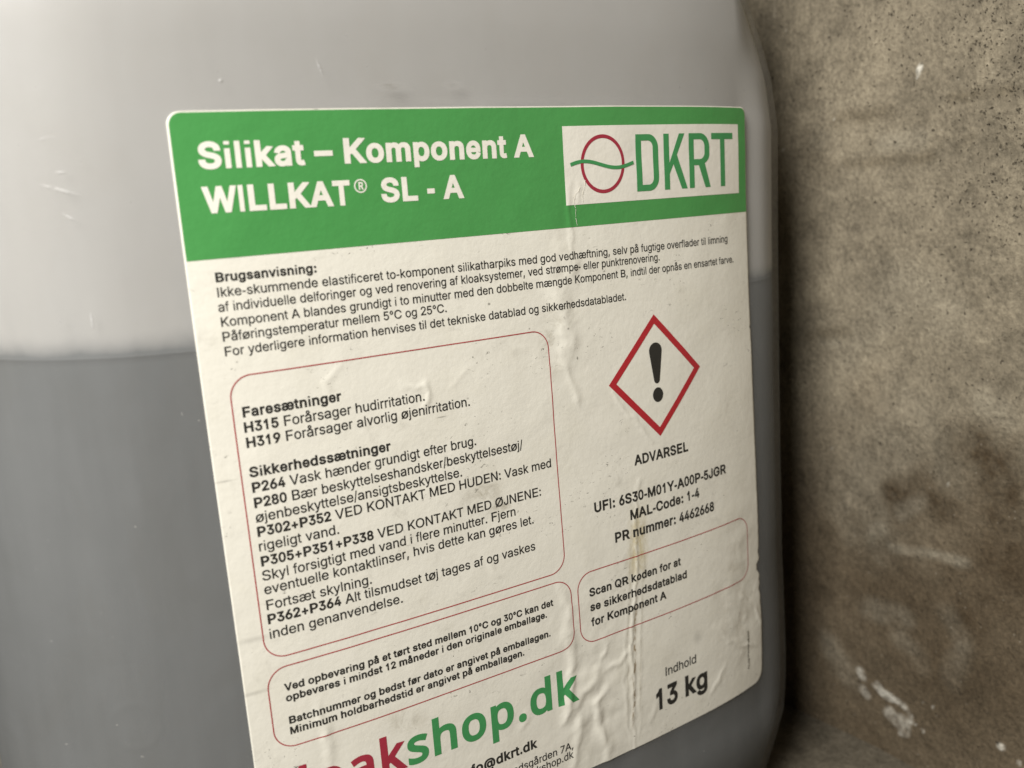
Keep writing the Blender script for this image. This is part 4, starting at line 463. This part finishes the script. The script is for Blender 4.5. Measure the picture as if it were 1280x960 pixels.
# one height map of the paper's creases, millimetres, sampled every 0.25 mm
GU, GV = np.arange(-1, 171.01, 0.25), np.arange(-1, 187.01, 0.25)
def crease_map():
    U, Vv = np.meshgrid(GU, GV)
    H = np.zeros_like(U)
    rng = np.random.RandomState(4)
    def smooth_noise(step, amp, seed):
        r = np.random.RandomState(seed)
        nu, nv = int(175 / step) + 4, int(190 / step) + 4
        g = r.randn(nv, nu)
        x = (U + 2) / step; y = (Vv + 2) / step
        i, j = np.floor(x).astype(int), np.floor(y).astype(int); fx, fy = x - i, y - j
        fx = fx * fx * (3 - 2 * fx); fy = fy * fy * (3 - 2 * fy)
        return amp * ((g[j, i] * (1 - fx) + g[j, i + 1] * fx) * (1 - fy) + (g[j + 1, i] * (1 - fx) + g[j + 1, i + 1] * fx) * fy)
    WU = U + smooth_noise(3.0, 0.35, 11) + smooth_noise(1.2, 0.12, 12); WV = Vv + smooth_noise(3.0, 0.35, 13) + smooth_noise(1.2, 0.12, 14)
    for pts, amp, wid in DATA['ridges']:
        p = np.array(pts)
        best = np.full_like(U, 1e9); tt = np.zeros_like(U); tot = len(p) - 1
        for k in range(tot):
            a, b = p[k], p[k + 1]; d = b - a
            s = np.clip(((WU - a[0]) * d[0] + (WV - a[1]) * d[1]) / (d @ d), 0, 1)
            q = np.hypot(WU - a[0] - s * d[0], WV - a[1] - s * d[1])
            m = q < best; best = np.where(m, q, best); tt = np.where(m, (k + s) / tot, tt)
        prof = np.exp(-(best / wid) ** 2 * 1.2)
        H += 0.8 * amp * prof * (0.35 + 0.65 * np.sin(np.pi * np.clip(tt, 0.02, 0.98)) ** 0.6)
    H += smooth_noise(19.0, 0.10, 1) + smooth_noise(7.0, 0.035, 2) + smooth_noise(2.6, 0.007, 3)
    # the crumpled zone low in the middle and down the right hand side
    zone = np.exp(-((U - 97) / 13) ** 2 - ((Vv - 165) / 26) ** 2) + 0.7 * np.exp(-((U - 160) / 12) ** 2 - ((Vv - 150) / 22) ** 2) + 0.45 * np.exp(-((U - 97) / 8) ** 2 - ((Vv - 50) / 22) ** 2)
    H += zone * (smooth_noise(5.0, 0.16, 21) + smooth_noise(2.2, 0.05, 22))
    return H - H.min() * 0 
CREASE = crease_map()
def crease(u, v):
    x = np.clip((u - GU[0]) / 0.25, 0, len(GU) - 1.001); y = np.clip((v - GV[0]) / 0.25, 0, len(GV) - 1.001)
    i, j = x.astype(int), y.astype(int); fx, fy = x - i, y - j
    return (CREASE[j, i] * (1 - fx) + CREASE[j, i + 1] * fx) * (1 - fy) + (CREASE[j + 1, i] * (1 - fx) + CREASE[j + 1, i + 1] * fx) * fy

def on_label(u, v, lift):
    """label point -> world, lifted off the can along the surface normal"""
    u = np.asarray(u, float); v = np.asarray(v, float)
    th = np.interp(u, LAB_F, _th)
    h = lift + np.maximum(crease(u, v), -0.12)
    X = np.interp(u, LAB_F, _X) + np.sin(th) * h
    Z = np.interp(u, LAB_F, _Z) + z_extra(u, v) + np.cos(th) * h
    return to_world(np.stack([X, -(v - 100.0), Z], -1))

L_PAPER, L_BAND, L_PANEL = 0.22, 0.27, 0.32
W_LAB, H_LAB = 170.0, 185.84

def rounded_sheet(name, u0, v0, u1, v1, rad, lift, mat, parent, step=0.5, skirt=False, edge=None):
    """a sheet of label with rounded corners (rad: top-left, top-right, bottom-right, bottom-left)"""
    rows = [v0]
    k = 0.0
    while rows[-1] < v1 - 1e-6:
        d = min(rows[-1] - v0, v1 - rows[-1])
        rows.append(min(v1, rows[-1] + (0.06 if d < 0.6 else 0.2 if d < 4 else step)))
    rows = np.array(rows); nc = int((u1 - u0) / step) + 1
    def cut(r, d): return np.where(d < r, r - np.sqrt(np.clip(r * r - (r - d) ** 2, 0, None)), 0.0) if r else 0 * d
    lo = u0 + np.maximum(cut(rad[0], rows - v0), cut(rad[3], v1 - rows))
    hi = u1 - np.maximum(cut(rad[1], rows - v0), cut(rad[2], v1 - rows))
    if edge is not None: hi = hi - edge(rows)
    s = np.linspace(0, 1, nc)
    U = lo[:, None] + (hi - lo)[:, None] * s[None]; Vv = np.repeat(rows[:, None], nc, 1)
    P = on_label(U.ravel(), Vv.ravel(), lift); UVs = np.stack([U.ravel(), Vv.ravel()], 1)
    F = [tuple(f) for f in grid_faces(len(rows), nc)]
    if skirt:
        nr = len(rows)
        loop = [c for c in range(nc)] + [r * nc + nc - 1 for r in range(1, nr)] + [(nr - 1) * nc + c for c in range(nc - 2, -1, -1)] + [r * nc for r in range(nr - 2, 0, -1)]
        q = UVs[loop]; base = len(P)
        th = np.interp(q[:, 0], LAB_F, _th)
        X = np.interp(q[:, 0], LAB_F, _X) - np.sin(th) * 0.1; Z = np.interp(q[:, 0], LAB_F, _Z) + z_extra(q[:, 0], q[:, 1]) - np.cos(th) * 0.1
        P = np.concatenate([P, to_world(np.stack([X, -(q[:, 1] - 100), Z], -1))]); UVs = np.concatenate([UVs, q])
        n = len(loop)
        F += [(loop[i], loop[(i + 1) % n], base + (i + 1) % n, base + i) for i in range(n)]
    return make_mesh(name, P, F, mat, UVs, parent)

def ragged(v):
    out = np.zeros_like(v)
    for c, w, a in ((140.5, 1.2, 0.5), (144.6, 0.9, 1.3), (146.4, 1.3, 1.6), (150.2, 0.8, 0.5), (153.5, 1.4, 0.8), (158.0, 1.0, 0.35), (66.6, 0.35, 0.5)):
        out += a * np.exp(-((v - c) / w) ** 2)
    return out + 0.05 * np.sin(v * 1.7) * (v > 100)

label = rounded_sheet('label', 0, 0, W_LAB, H_LAB, (2.8, 2.2, 4.2, 3.0), L_PAPER, M_PAPER, can, 0.4, True, ragged)
label['label'] = 'cream paper label with green header, creased and stained'
rounded_sheet('green_header', 0.42, 0.30, 169.75, 30.94, (2.6, 2.2, 0, 0), L_BAND, M_GREEN, label)
rounded_sheet('logo_panel', 98.12, 5.04, 165.87, 25.20, (0, 0, 0, 0), L_PANEL, M_PANEL, label)

# ------------------------------------------------------------------ lettering, printed ink as thin sheets that follow the paper
def parse(txt):
    g = {}
    for line in txt.strip('\n').split('\n'):
        parts = line[1:].split('|')
        g[line[0]] = (int(parts[0]), [np.array([float(x) for x in c.split()]).reshape(-1, 2) for c in parts[1:]])
    return g
SANS, HUMAN = parse(SANS_TXT), parse(HUMAN_TXT)
def poly(*p): return np.array(p, float)
SANS['I'] = (270, [poly((88, 0), (88, 728), (181, 728), (181, 0))])
SANS['-'] = (333, [poly((44, 218), (44, 300), (289, 300), (289, 218))])
SANS['l'] = (238, [poly((75, 0), (75, 728), (163, 728), (163, 0))])
SANS['1'] = (556, [poly((254, 0), (254, 575), (180, 525), (109, 497), (109, 583), (165, 612), (225, 665), (262, 728), (342, 728), (342, 0))])
ADV_R = json.loads(ADV_R_JSON); ADV_B = json.loads(ADV_B_JSON)

def fatten(cs, d):
    out = []
    for c in cs:
        a = c - np.roll(c, 1, 0); b = np.roll(c, -1, 0) - c
        a = a / (np.hypot(*a.T)[:, None] + 1e-9); b = b / (np.hypot(*b.T)[:, None] + 1e-9)
        na, nb = np.stack([-a[:, 1], a[:, 0]], 1), np.stack([-b[:, 1], b[:, 0]], 1)
        m = na + nb; k = 2 / np.clip((m * m).sum(1), 0.9, None)
        out.append(c + m * k[:, None] * d)
    return out

def winding(cs, q):
    """winding number of the contours round each point q"""
    w = np.zeros(len(q), int)
    for c in cs:
        d = np.roll(c, -1, 0)
        up = (c[None, :, 1] <= q[:, None, 1]) & (d[None, :, 1] > q[:, None, 1])
        dn = (c[None, :, 1] > q[:, None, 1]) & (d[None, :, 1] <= q[:, None, 1])
        s = (d[None, :, 0] - c[None, :, 0]) * (q[:, None, 1] - c[None, :, 1]) - (q[:, None, 0] - c[None, :, 0]) * (d[None, :, 1] - c[None, :, 1])
        w += (up & (s > 0)).sum(1) - (dn & (s < 0)).sum(1)
    return w

_fill_cache = {}
def fill(cs, evenodd=False):
    """fill of closed contours -> (verts, triangles)"""
    pts = np.concatenate(cs); ed = []; n = 0
    for c in cs:
        ed += [(n + i, n + (i + 1) % len(c)) for i in range(len(c))]; n += len(c)
    r = geometry.delaunay_2d_cdt([Vector(p) for p in pts], ed, [], 0, 1e-6)
    v = np.array([tuple(p) for p in r[0]]); t = np.array([tuple(f) for f in r[2]])
    q = v[t].mean(1); w = winding(cs, q)
    t = t[(w % 2 == 1) if evenodd else (w != 0)]
    a, b, c = v[t[:, 0]], v[t[:, 1]], v[t[:, 2]]
    s = (b[:, 0] - a[:, 0]) * (c[:, 1] - a[:, 1]) - (b[:, 1] - a[:, 1]) * (c[:, 0] - a[:, 0])
    return v, np.where((s < 0)[:, None], t[:, ::-1], t)

def glyph(font, ch, weight):
    key = (font is SANS, ch, weight)
    if key in _fill_cache: return _fill_cache[key]
    adv, cs = font[ch]
    if weight:
        cs = fatten(cs, weight)
        cs = [np.stack([c[:, 0] + weight, c[:, 1]], 1) for c in cs]
        adv += 2 * weight
        cap = 728.0
        # keep cap height: squeeze the extra ink back between baseline and cap line
        cs = [np.stack([c[:, 0], (c[:, 1] + weight) * cap / (cap + 2 * weight)], 1) for c in cs]
    if ch in 'ij':
        # a square dot clear of the stem, whatever the weight
        dot = max(range(len(cs)), key=lambda i: cs[i][:, 1].min())
        x0, x1 = cs[dot][:, 0].min(), cs[dot][:, 0].max(); c = (x0 + x1) / 2; h = 46 + weight
        stem = [k for k in range(len(cs)) if k != dot][0]
        if ch == 'i': h = (cs[stem][:, 0].max() - cs[stem][:, 0].min()) / 2; c = cs[stem][:, 0].mean()
        if ch == 'i': cs[stem] = cs[stem] * np.array([1, 0.95])
        cs[dot] = poly((c - h, 636), (c - h, 728), (c + h, 728), (c + h, 636))
    v, t = fill(cs)
    r = (adv, v, t)
    _fill_cache[key] = r
    return r

def refine(v, t, limit):
    """split triangles until they are small enough to follow the paper"""
    for _ in range(6):
        a, b, c = v[t[:, 0]], v[t[:, 1]], v[t[:, 2]]
        e = np.stack([np.hypot(*(b - a).T), np.hypot(*(c - b).T), np.hypot(*(a - c).T)], 1)
        big = e.max(1) > limit
        if not big.any(): break
        k = np.argmax(e[big], 1); tb = t[big]
        i0 = tb[np.arange(len(tb)), k]; i1 = tb[np.arange(len(tb)), (k + 1) % 3]; i2 = tb[np.arange(len(tb)), (k + 2) % 3]
        mid = (v[i0] + v[i1]) / 2; im = len(v) + np.arange(len(mid))
        v = np.concatenate([v, mid])
        t = np.concatenate([t[~big], np.stack([i0, im, i2], 1), np.stack([im, i1, i2], 1)])
    return v, t

class Print:
    """collects flat ink shapes in label millimetres (v down) and lays them on the paper as one mesh"""
    def __init__(self): self.V, self.T, self.n = [], [], 0
    def add(self, v, t, limit=0.8):
        v, t = refine(np.asarray(v, float), np.asarray(t), limit)
        self.V.append(v); self.T.append(t + self.n); self.n += len(v)
    def shape(self, contours, limit=0.8):
        v, t = fill([np.asarray(c, float) for c in contours], True); self.add(v, t[:, ::-1], limit)
    def stroke(self, pts, width, closed=False):
        p = np.asarray(pts, float)
        if closed: d = np.roll(p, -1, 0) - np.roll(p, 1, 0)
        else: d = np.gradient(p, axis=0)
        d /= np.hypot(*d.T)[:, None]; n = np.stack([-d[:, 1], d[:, 0]], 1) * width / 2
        v = np.concatenate([p + n, p - n]); m = len(p); T = []
        for i in range(m if closed else m - 1):
            j = (i + 1) % m; T += [(i, j, m + j), (i, m + j, m + i)]
        self.V.append(v); self.T.append(np.array(T) + self.n); self.n += len(v)
    def line(self, text, p0, p1, size, bold=0, font=None, condense=1.0):
        """one line of text, ink running from p0 to p1 on its baseline"""
        font = font or SANS
        x = 0.0; items = []; b = bool(bold)
        for ch in text:
            if ch == '*': b = not b; continue
            w = (46 if bold == 2 else 40) if b else 13
            A = (ADV_B if b else ADV_R)[ch]
            if ch != ' ':
                adv, v, t = glyph(font, ch, w)
                k = A / adv; gx = v[:, 0] * k
                if ch in '023456789': gx = (30 if b else 42) + (v[:, 0] - v[:, 0].min()) / np.ptp(v[:, 0]) * (A - (60 if b else 84))
                elif ch.isalpha() and ch not in 'ijlI': gx = A / 2 + (gx - A / 2) * (1.07 if b else 1.05)
                items.append((x + gx, v[:, 1] * 0.716 / 0.728, t))
            x += A
        lo = min(i[0].min() for i in items); hi = max(i[0].max() for i in items)
        if p1 is None: p1 = (p0[0] + (hi - lo) * size / 1000, p0[1])
        if p0 is None: p0 = (p1[0] - (hi - lo) * size / 1000, p1[1])
        for gx, gy, t in items:
            f = (gx - lo) / (hi - lo)
            self.add(np.stack([p0[0] + f * (p1[0] - p0[0]), p0[1] + f * (p1[1] - p0[1]) - gy * size / 1000], 1), t)
    def build(self, name, mat, lift, parent=label):
        V = np.concatenate(self.V); T = np.concatenate(self.T)
        P = on_label(V[:, 0], V[:, 1], lift)
        # faces look out of the label (v runs down, so keep them counter-clockwise from the front)
        a, b, c = V[T[:, 0]], V[T[:, 1]], V[T[:, 2]]
        s = (b[:, 0] - a[:, 0]) * (c[:, 1] - a[:, 1]) - (b[:, 1] - a[:, 1]) * (c[:, 0] - a[:, 0])
        T = np.where((s > 0)[:, None], T[:, ::-1], T)
        return make_mesh(name, P, T, mat, V, parent)

INK, INK_BAND, INK_PANEL = L_PAPER + 0.06, L_BAND + 0.06, L_PANEL + 0.06
blocks = {}
for part, text, a, b, size, bold in DATA['lines']:
    if '/' in text and text.startswith('*P280'): b = [79.0, 87.25]
    if part == 'weight_text': size = 9.7
    if part == 'content_text': size = 4.05
    pr = blocks.setdefault(part, Print())
    if part == 'contact_text':
        b = [b[0], {'*': 172.2, 's': 177.1, 'w': 179.95}[text[0]]]
        pr.line(text, None, b, 4.0 if text[0] == '*' else 3.15)
    else: pr.line(text, a, b, size * (1.05 if part in ('warning_text', 'product_code_text') else 1.0), bold)
title = blocks['title_text']
# the ringed R after the trade word
ang = np.linspace(0, 2 * np.pi, 40, endpoint=False)
title.stroke(np.stack([40.9 + 1.42 * np.cos(ang), 17.3 + 1.42 * np.sin(ang)], 1), 0.30, True)
title.line('R', (40.42, 18.15), (41.65, 18.15), 2.45, 1)
for part, pr in blocks.items():
    pr.build(part, M_WHITE if part == 'title_text' else M_BLACK, INK_BAND if part == 'title_text' else INK)

# shop address in two colours
def shop():
    x = 0.0; parts = []
    for ch in 'kloakshop.dk':
        adv, v, t = glyph(HUMAN, ch, 30)
        parts.append((x + v[:, 0], v[:, 1], t)); x += adv - 14
    lo, hi = parts[0][0].min(), parts[-1][0].max()
    maroon, green = Print(), Print()
    for i, (gx, gy, t) in enumerate(parts):
        (maroon if i < 5 else green).add(np.stack([SHOP0 + (gx - lo) / (hi - lo) * (SHOP1 - SHOP0), 162.75 - gy * 10.5 / 760], 1), t)
    maroon.build('shop_name', M_MAROON, INK); green.build('shop_domain', M_GREEN2, INK)
SHOP0, SHOP1 = 2.3, 90.85
shop()

# red rounded frames
def frame(l, t, r, b, rad):
    pts = []
    for cx, cy, a0 in ((r - rad, t + rad, -90), (r - rad, b - rad, 0), (l + rad, b - rad, 90), (l + rad, t + rad, 180)):
        for k in range(13):
            a = math.radians(a0 + 90 * k / 12); pts.append((cx + rad * math.cos(a), cy + rad * math.sin(a)))
    out = []
    for i, p in enumerate(pts):
        q = pts[(i + 1) % len(pts)]; n = max(1, int(math.dist(p, q) / 0.5))
        out += [(p[0] + (q[0] - p[0]) * k / n, p[1] + (q[1] - p[1]) * k / n) for k in range(n)]
    return out
for k in ('f1', 'f2', 'f3'):
    pr = Print(); pr.stroke(frame(*DATA['frames'][k], 4.9), 0.27, True)
    pr.build('text_frame', M_LINE, INK)

# hazard diamond
uc, vc, dh = 126.4, 75.1, 15.55
pr = Print(); dO, dI = 15.9, 13.15
dO = 15.75; 
def diamond(h): return [(uc, vc - h), (uc + h, vc), (uc, vc + h), (uc - h, vc)]
dO = DATA['diamond']; dI = DATA['diamond_inner']
pr.shape([diamond(dO), diamond(dI)], 0.7); sign = pr.build('hazard_diamond', M_RED, INK)
pr = Print()
top = [(126.3 + 2.45 * math.cos(a), 67.75 + 2.35 * math.sin(a)) for a in np.linspace(math.radians(175), math.radians(365), 16)]
bot = [(126.27 + 1.12 * math.cos(a), 76.15 + 1.12 * math.sin(a)) for a in np.linspace(math.radians(0), math.radians(180), 12)]
pr.shape([top + bot]); pr.shape([[(126.35 + 1.98 * math.cos(a), 80.6 + 2.14 * math.sin(a)) for a in np.linspace(0, 2 * math.pi, 28, endpoint=False)]])
pr.build('exclamation_mark', M_BLACK, INK)

# where the header's film has cracked along a crease
rng = np.random.RandomState(5)
pr = Print()
for pts in ([(101.2, 22.4), (100.6, 24.2), (101.1, 26.5), (100.9, 28.4), (101.3, 30.8)], [(104.6, 19.0), (104.2, 21.2), (103.4, 22.8), (103.6, 24.8)], [(100.4, 23.2), (102.0, 21.9), (103.0, 20.0)]):
    p = []
    for (a0, b0), (a1, b1) in zip(pts[:-1], pts[1:]):
        n = max(2, int(math.hypot(a1 - a0, b1 - b0) / 0.22))
        p += [(a0 + (a1 - a0) * k / n + rng.normal(0, .07), b0 + (b1 - b0) * k / n) for k in range(n)]
    k = 0
    while k < len(p) - 3:
        m = rng.randint(3, 8); seg = p[k:k + m]
        if len(seg) > 2: pr.stroke(seg, rng.uniform(.06, .17))
        k += m - 1 + rng.randint(0, 2)
pr.build('cracked_print', M_PANEL, INK_PANEL + 0.08)

# company emblem: ring crossed by a wave, then four tall letters
pr = Print(); a = np.linspace(0, 2 * np.pi, 90, endpoint=False)
pr.stroke(np.stack([110.85 + 6.95 * np.cos(a), 15.0 + 7.2 * np.sin(a)], 1), 0.95, True); pr.build('emblem_ring', M_MAROON, INK_PANEL)
pr = Print()
kx = [100.1, 102.2, 104.9, 108.0, 111.7, 115.0, 118.4, 121.5]; ky = [14.85, 14.3, 14.12, 14.55, 15.55, 16.05, 15.75, 14.95]
xs = np.linspace(100.1, 121.5, 60)
co = np.polyfit(kx, ky, 5); pr.stroke(np.stack([xs, np.polyval(co, xs)], 1), 0.92); pr.build('emblem_wave', M_GREEN2, INK_PANEL + 0.05)
pr = Print()
T_, B_, S = 7.55, 22.85, 2.05
def arcpts(cx, cy, rx, ry, a0, a1, n=12): return [(cx + rx * math.cos(math.radians(x)), cy + ry * math.sin(math.radians(x))) for x in np.linspace(a0, a1, n)]
x0, x1 = 122.5, 130.8
pr.shape([[(x0, T_)] + [(x1 - 3.6, T_)] + arcpts(x1 - 3.6, T_ + 3.6, 3.6, 3.6, -90, 0) + arcpts(x1 - 3.6, B_ - 3.6, 3.6, 3.6, 0, 90) + [(x0, B_)],
          [(x0 + S, T_ + 1.7)] + arcpts(x1 - 3.8, T_ + 3.5, 1.8, 1.8, -90, 0) + arcpts(x1 - 3.8, B_ - 3.5, 1.8, 1.8, 0, 90) + [(x0 + S, B_ - 1.7)]])
k0 = 132.95
pr.shape([[(k0, T_), (k0 + S, T_), (k0 + S, 15.6), (139.0, T_), (141.2, T_), (138.0, 13.35), (142.0, B_), (139.75, B_), (136.55, 15.9), (k0 + S, 18.6), (k0 + S, B_), (k0, B_)]])
r0, r1 = 142.9, 151.6
pr.shape([[(r0, T_)] + [(r1 - 4, T_)] + arcpts(r1 - 4, T_ + 3.8, 4, 3.8, -90, 0) + arcpts(r1 - 4, 13.3, 4, 3.0, 0, 62) + [(151.9, B_), (149.6, B_), (146.9, 16.5), (r0 + S, 16.5), (r0 + S, B_), (r0, B_)],
          [(r0 + S, T_ + 1.7)] + arcpts(r1 - 4.1, T_ + 3.7, 2.0, 2.0, -90, 0) + arcpts(r1 - 4.1, 12.9, 2.0, 1.9, 0, 90) + [(r0 + S, 14.8)]])
pr.shape([[(152.6, T_), (162.8, T_), (162.8, T_ + 1.75), (158.75, T_ + 1.75), (158.75, B_), (156.65, B_), (156.65, T_ + 1.75), (152.6, T_ + 1.75)]])
pr.build('logo_letters', M_GREEN2, INK_PANEL)

# the illegible line of tiny grey print running up the right edge
pr = Print(); rng = np.random.RandomState(9)
y = 165.4
while y < 179.0:
    hgt = rng.uniform(.32, .62)
    for k in range(2):
        a0 = 161.35 + rng.uniform(0, .7); pr.shape([[(a0, y), (a0 + rng.uniform(.3, .75), y), (a0 + rng.uniform(.3, .75), y + hgt), (a0, y + hgt)]])
    y += hgt + rng.uniform(.16, .3)
pr.build('tiny_edge_print', M_GREY, INK)

# ------------------------------------------------------------------ concrete wall on the right, floor under everything
XW = 155.0
def fbm(P, scale, octaves=5, seed=0.0):
    return np.array([noise.fractal(Vector((p[0] / scale + seed, p[1] / scale - seed, seed)), 0.6, 2.0, octaves) for p in P])

COLS = {'dark': (0.135, 0.110, 0.072), 'damp': (0.078, 0.056, 0.033), 'pale': (0.36, 0.325, 0.255), 'white': (0.80, 0.77, 0.69)}
def stain_sheet(name, A, B, base, place, mat, normal_amp, stains=True):
    """grid over (A, B) millimetres; place(a, b, bump) -> label point"""
    a, b = np.meshgrid(A, B); P = np.stack([a.ravel(), b.ravel()], 1)
    warp = np.stack([fbm(P, 26, 4, 3.1), fbm(P, 26, 4, 7.7)], 1)
    n1, n2, n3 = fbm(P, 70, 4, 1.3), fbm(P, 22, 5, 5.2), fbm(P, 6.5, 4, 9.4)
    col = np.tile(np.array(base), (len(P), 1)) * (1 + 0.20 * n1 + 0.20 * n2 + 0.12 * n3)[:, None]
    bump = 0.9 * n1 + 0.45 * n2 + 0.16 * n3
    pits = np.clip(0.0 + 0.22 * fbm(P, 45, 3, 2.2), 0.02, 1.0)
    if stains:
        damp = np.clip((-P[:, 1] - 6 + 22 * n1 + 9 * n2) / 55.0, 0, 1)          # rising damp in the lower wall
        col = col * (1 - 0.74 * damp[:, None]) + np.array((0.100, 0.070, 0.040)) * 0.74 * damp[:, None]
        pits = np.clip(pits + 0.8 * np.clip((P[:, 0] - 5 + 14 * n2) / 38, 0, 1) * np.clip((P[:, 1] - 30 + 10 * n1) / 70, 0, 1) - 0.3 * damp, 0.02, 1)
        for pts, ra, rb, key, s in DATA['wall']:
            p = np.array(pts); best = np.full(len(P), 1e9)
            small = rb < 3.0
            Q = P + warp * (0.35 * min(rb, 12.0) + (0.25 if small else 0))
            for k in range(max(1, len(p) - 1)):
                c0 = p[k]; c1 = p[min(k + 1, len(p) - 1)]; d = (c1 - c0) / np.array([ra, rb]); q = (Q - c0) / np.array([ra, rb])
                t = np.clip((q @ d) / max(d @ d, 1e-9), 0, 1)
                best = np.minimum(best, np.hypot(*(q - t[:, None] * d).T))
            if key == 'white': m = np.clip((1.25 - best) / 0.5, 0, 1) * np.clip(0.75 + 1.1 * n3, 0.15, 1)
            else: m = np.clip((1.3 - best) / 1.1, 0, 1); m = m * m * (3 - 2 * m) * np.clip(0.8 + 0.5 * n2 + 0.4 * n3, 0.1, 1.2)
            m = np.clip(m * s, 0, 1)[:, None]
            col = col * (1 - m) + np.array(COLS[key]) * m
            bump += (0.5 if key == 'white' else 0.12 if key == 'pale' else -0.15) * m[:, 0]
    V = place(P[:, 0], P[:, 1], bump * normal_amp)
    o = make_mesh(name, to_world(V), grid_faces(len(B), len(A)), mat, None)
    me = o.data
    ca = me.color_attributes.new('stain', 'FLOAT_COLOR', 'POINT')
    ca.data.foreach_set('color', np.concatenate([np.clip(col, 0.01, 1), np.ones((len(P), 1))], 1).astype(np.float32).ravel())
    pa = me.attributes.new('pits', 'FLOAT', 'POINT'); pa.data.foreach_set('value', pits.astype(np.float32))
    return o
def spread(lo, a, b, hi, fine, coarse):
    return np.concatenate([np.arange(lo, a, coarse), np.arange(a, b, fine), np.arange(b, hi + coarse, coarse)])
wall = stain_sheet('concrete_wall', spread(-420, -75, 85, 430, 0.8, 8), spread(-150, -146, 140, 420, 0.8, 8), (0.270, 0.233, 0.172),
                   lambda a, b, h: np.stack([XW - h, b, a], 1), M_WALL, 0.9)
tag(wall, 'rough grey brown concrete wall beside the jerrycan, pitted, damp stained and with white mineral spots', 'wall')
floor = stain_sheet('floor', spread(-600, 60, 170, 170, 1.2, 14), spread(-440, -120, 120, 460, 1.6, 14), (0.15, 0.130, 0.098),
                    lambda a, b, h: np.stack([a, -142.0 + h - 0.9, b], 1), M_FLOOR, 0.35, False)
floor['kind'] = 'structure'
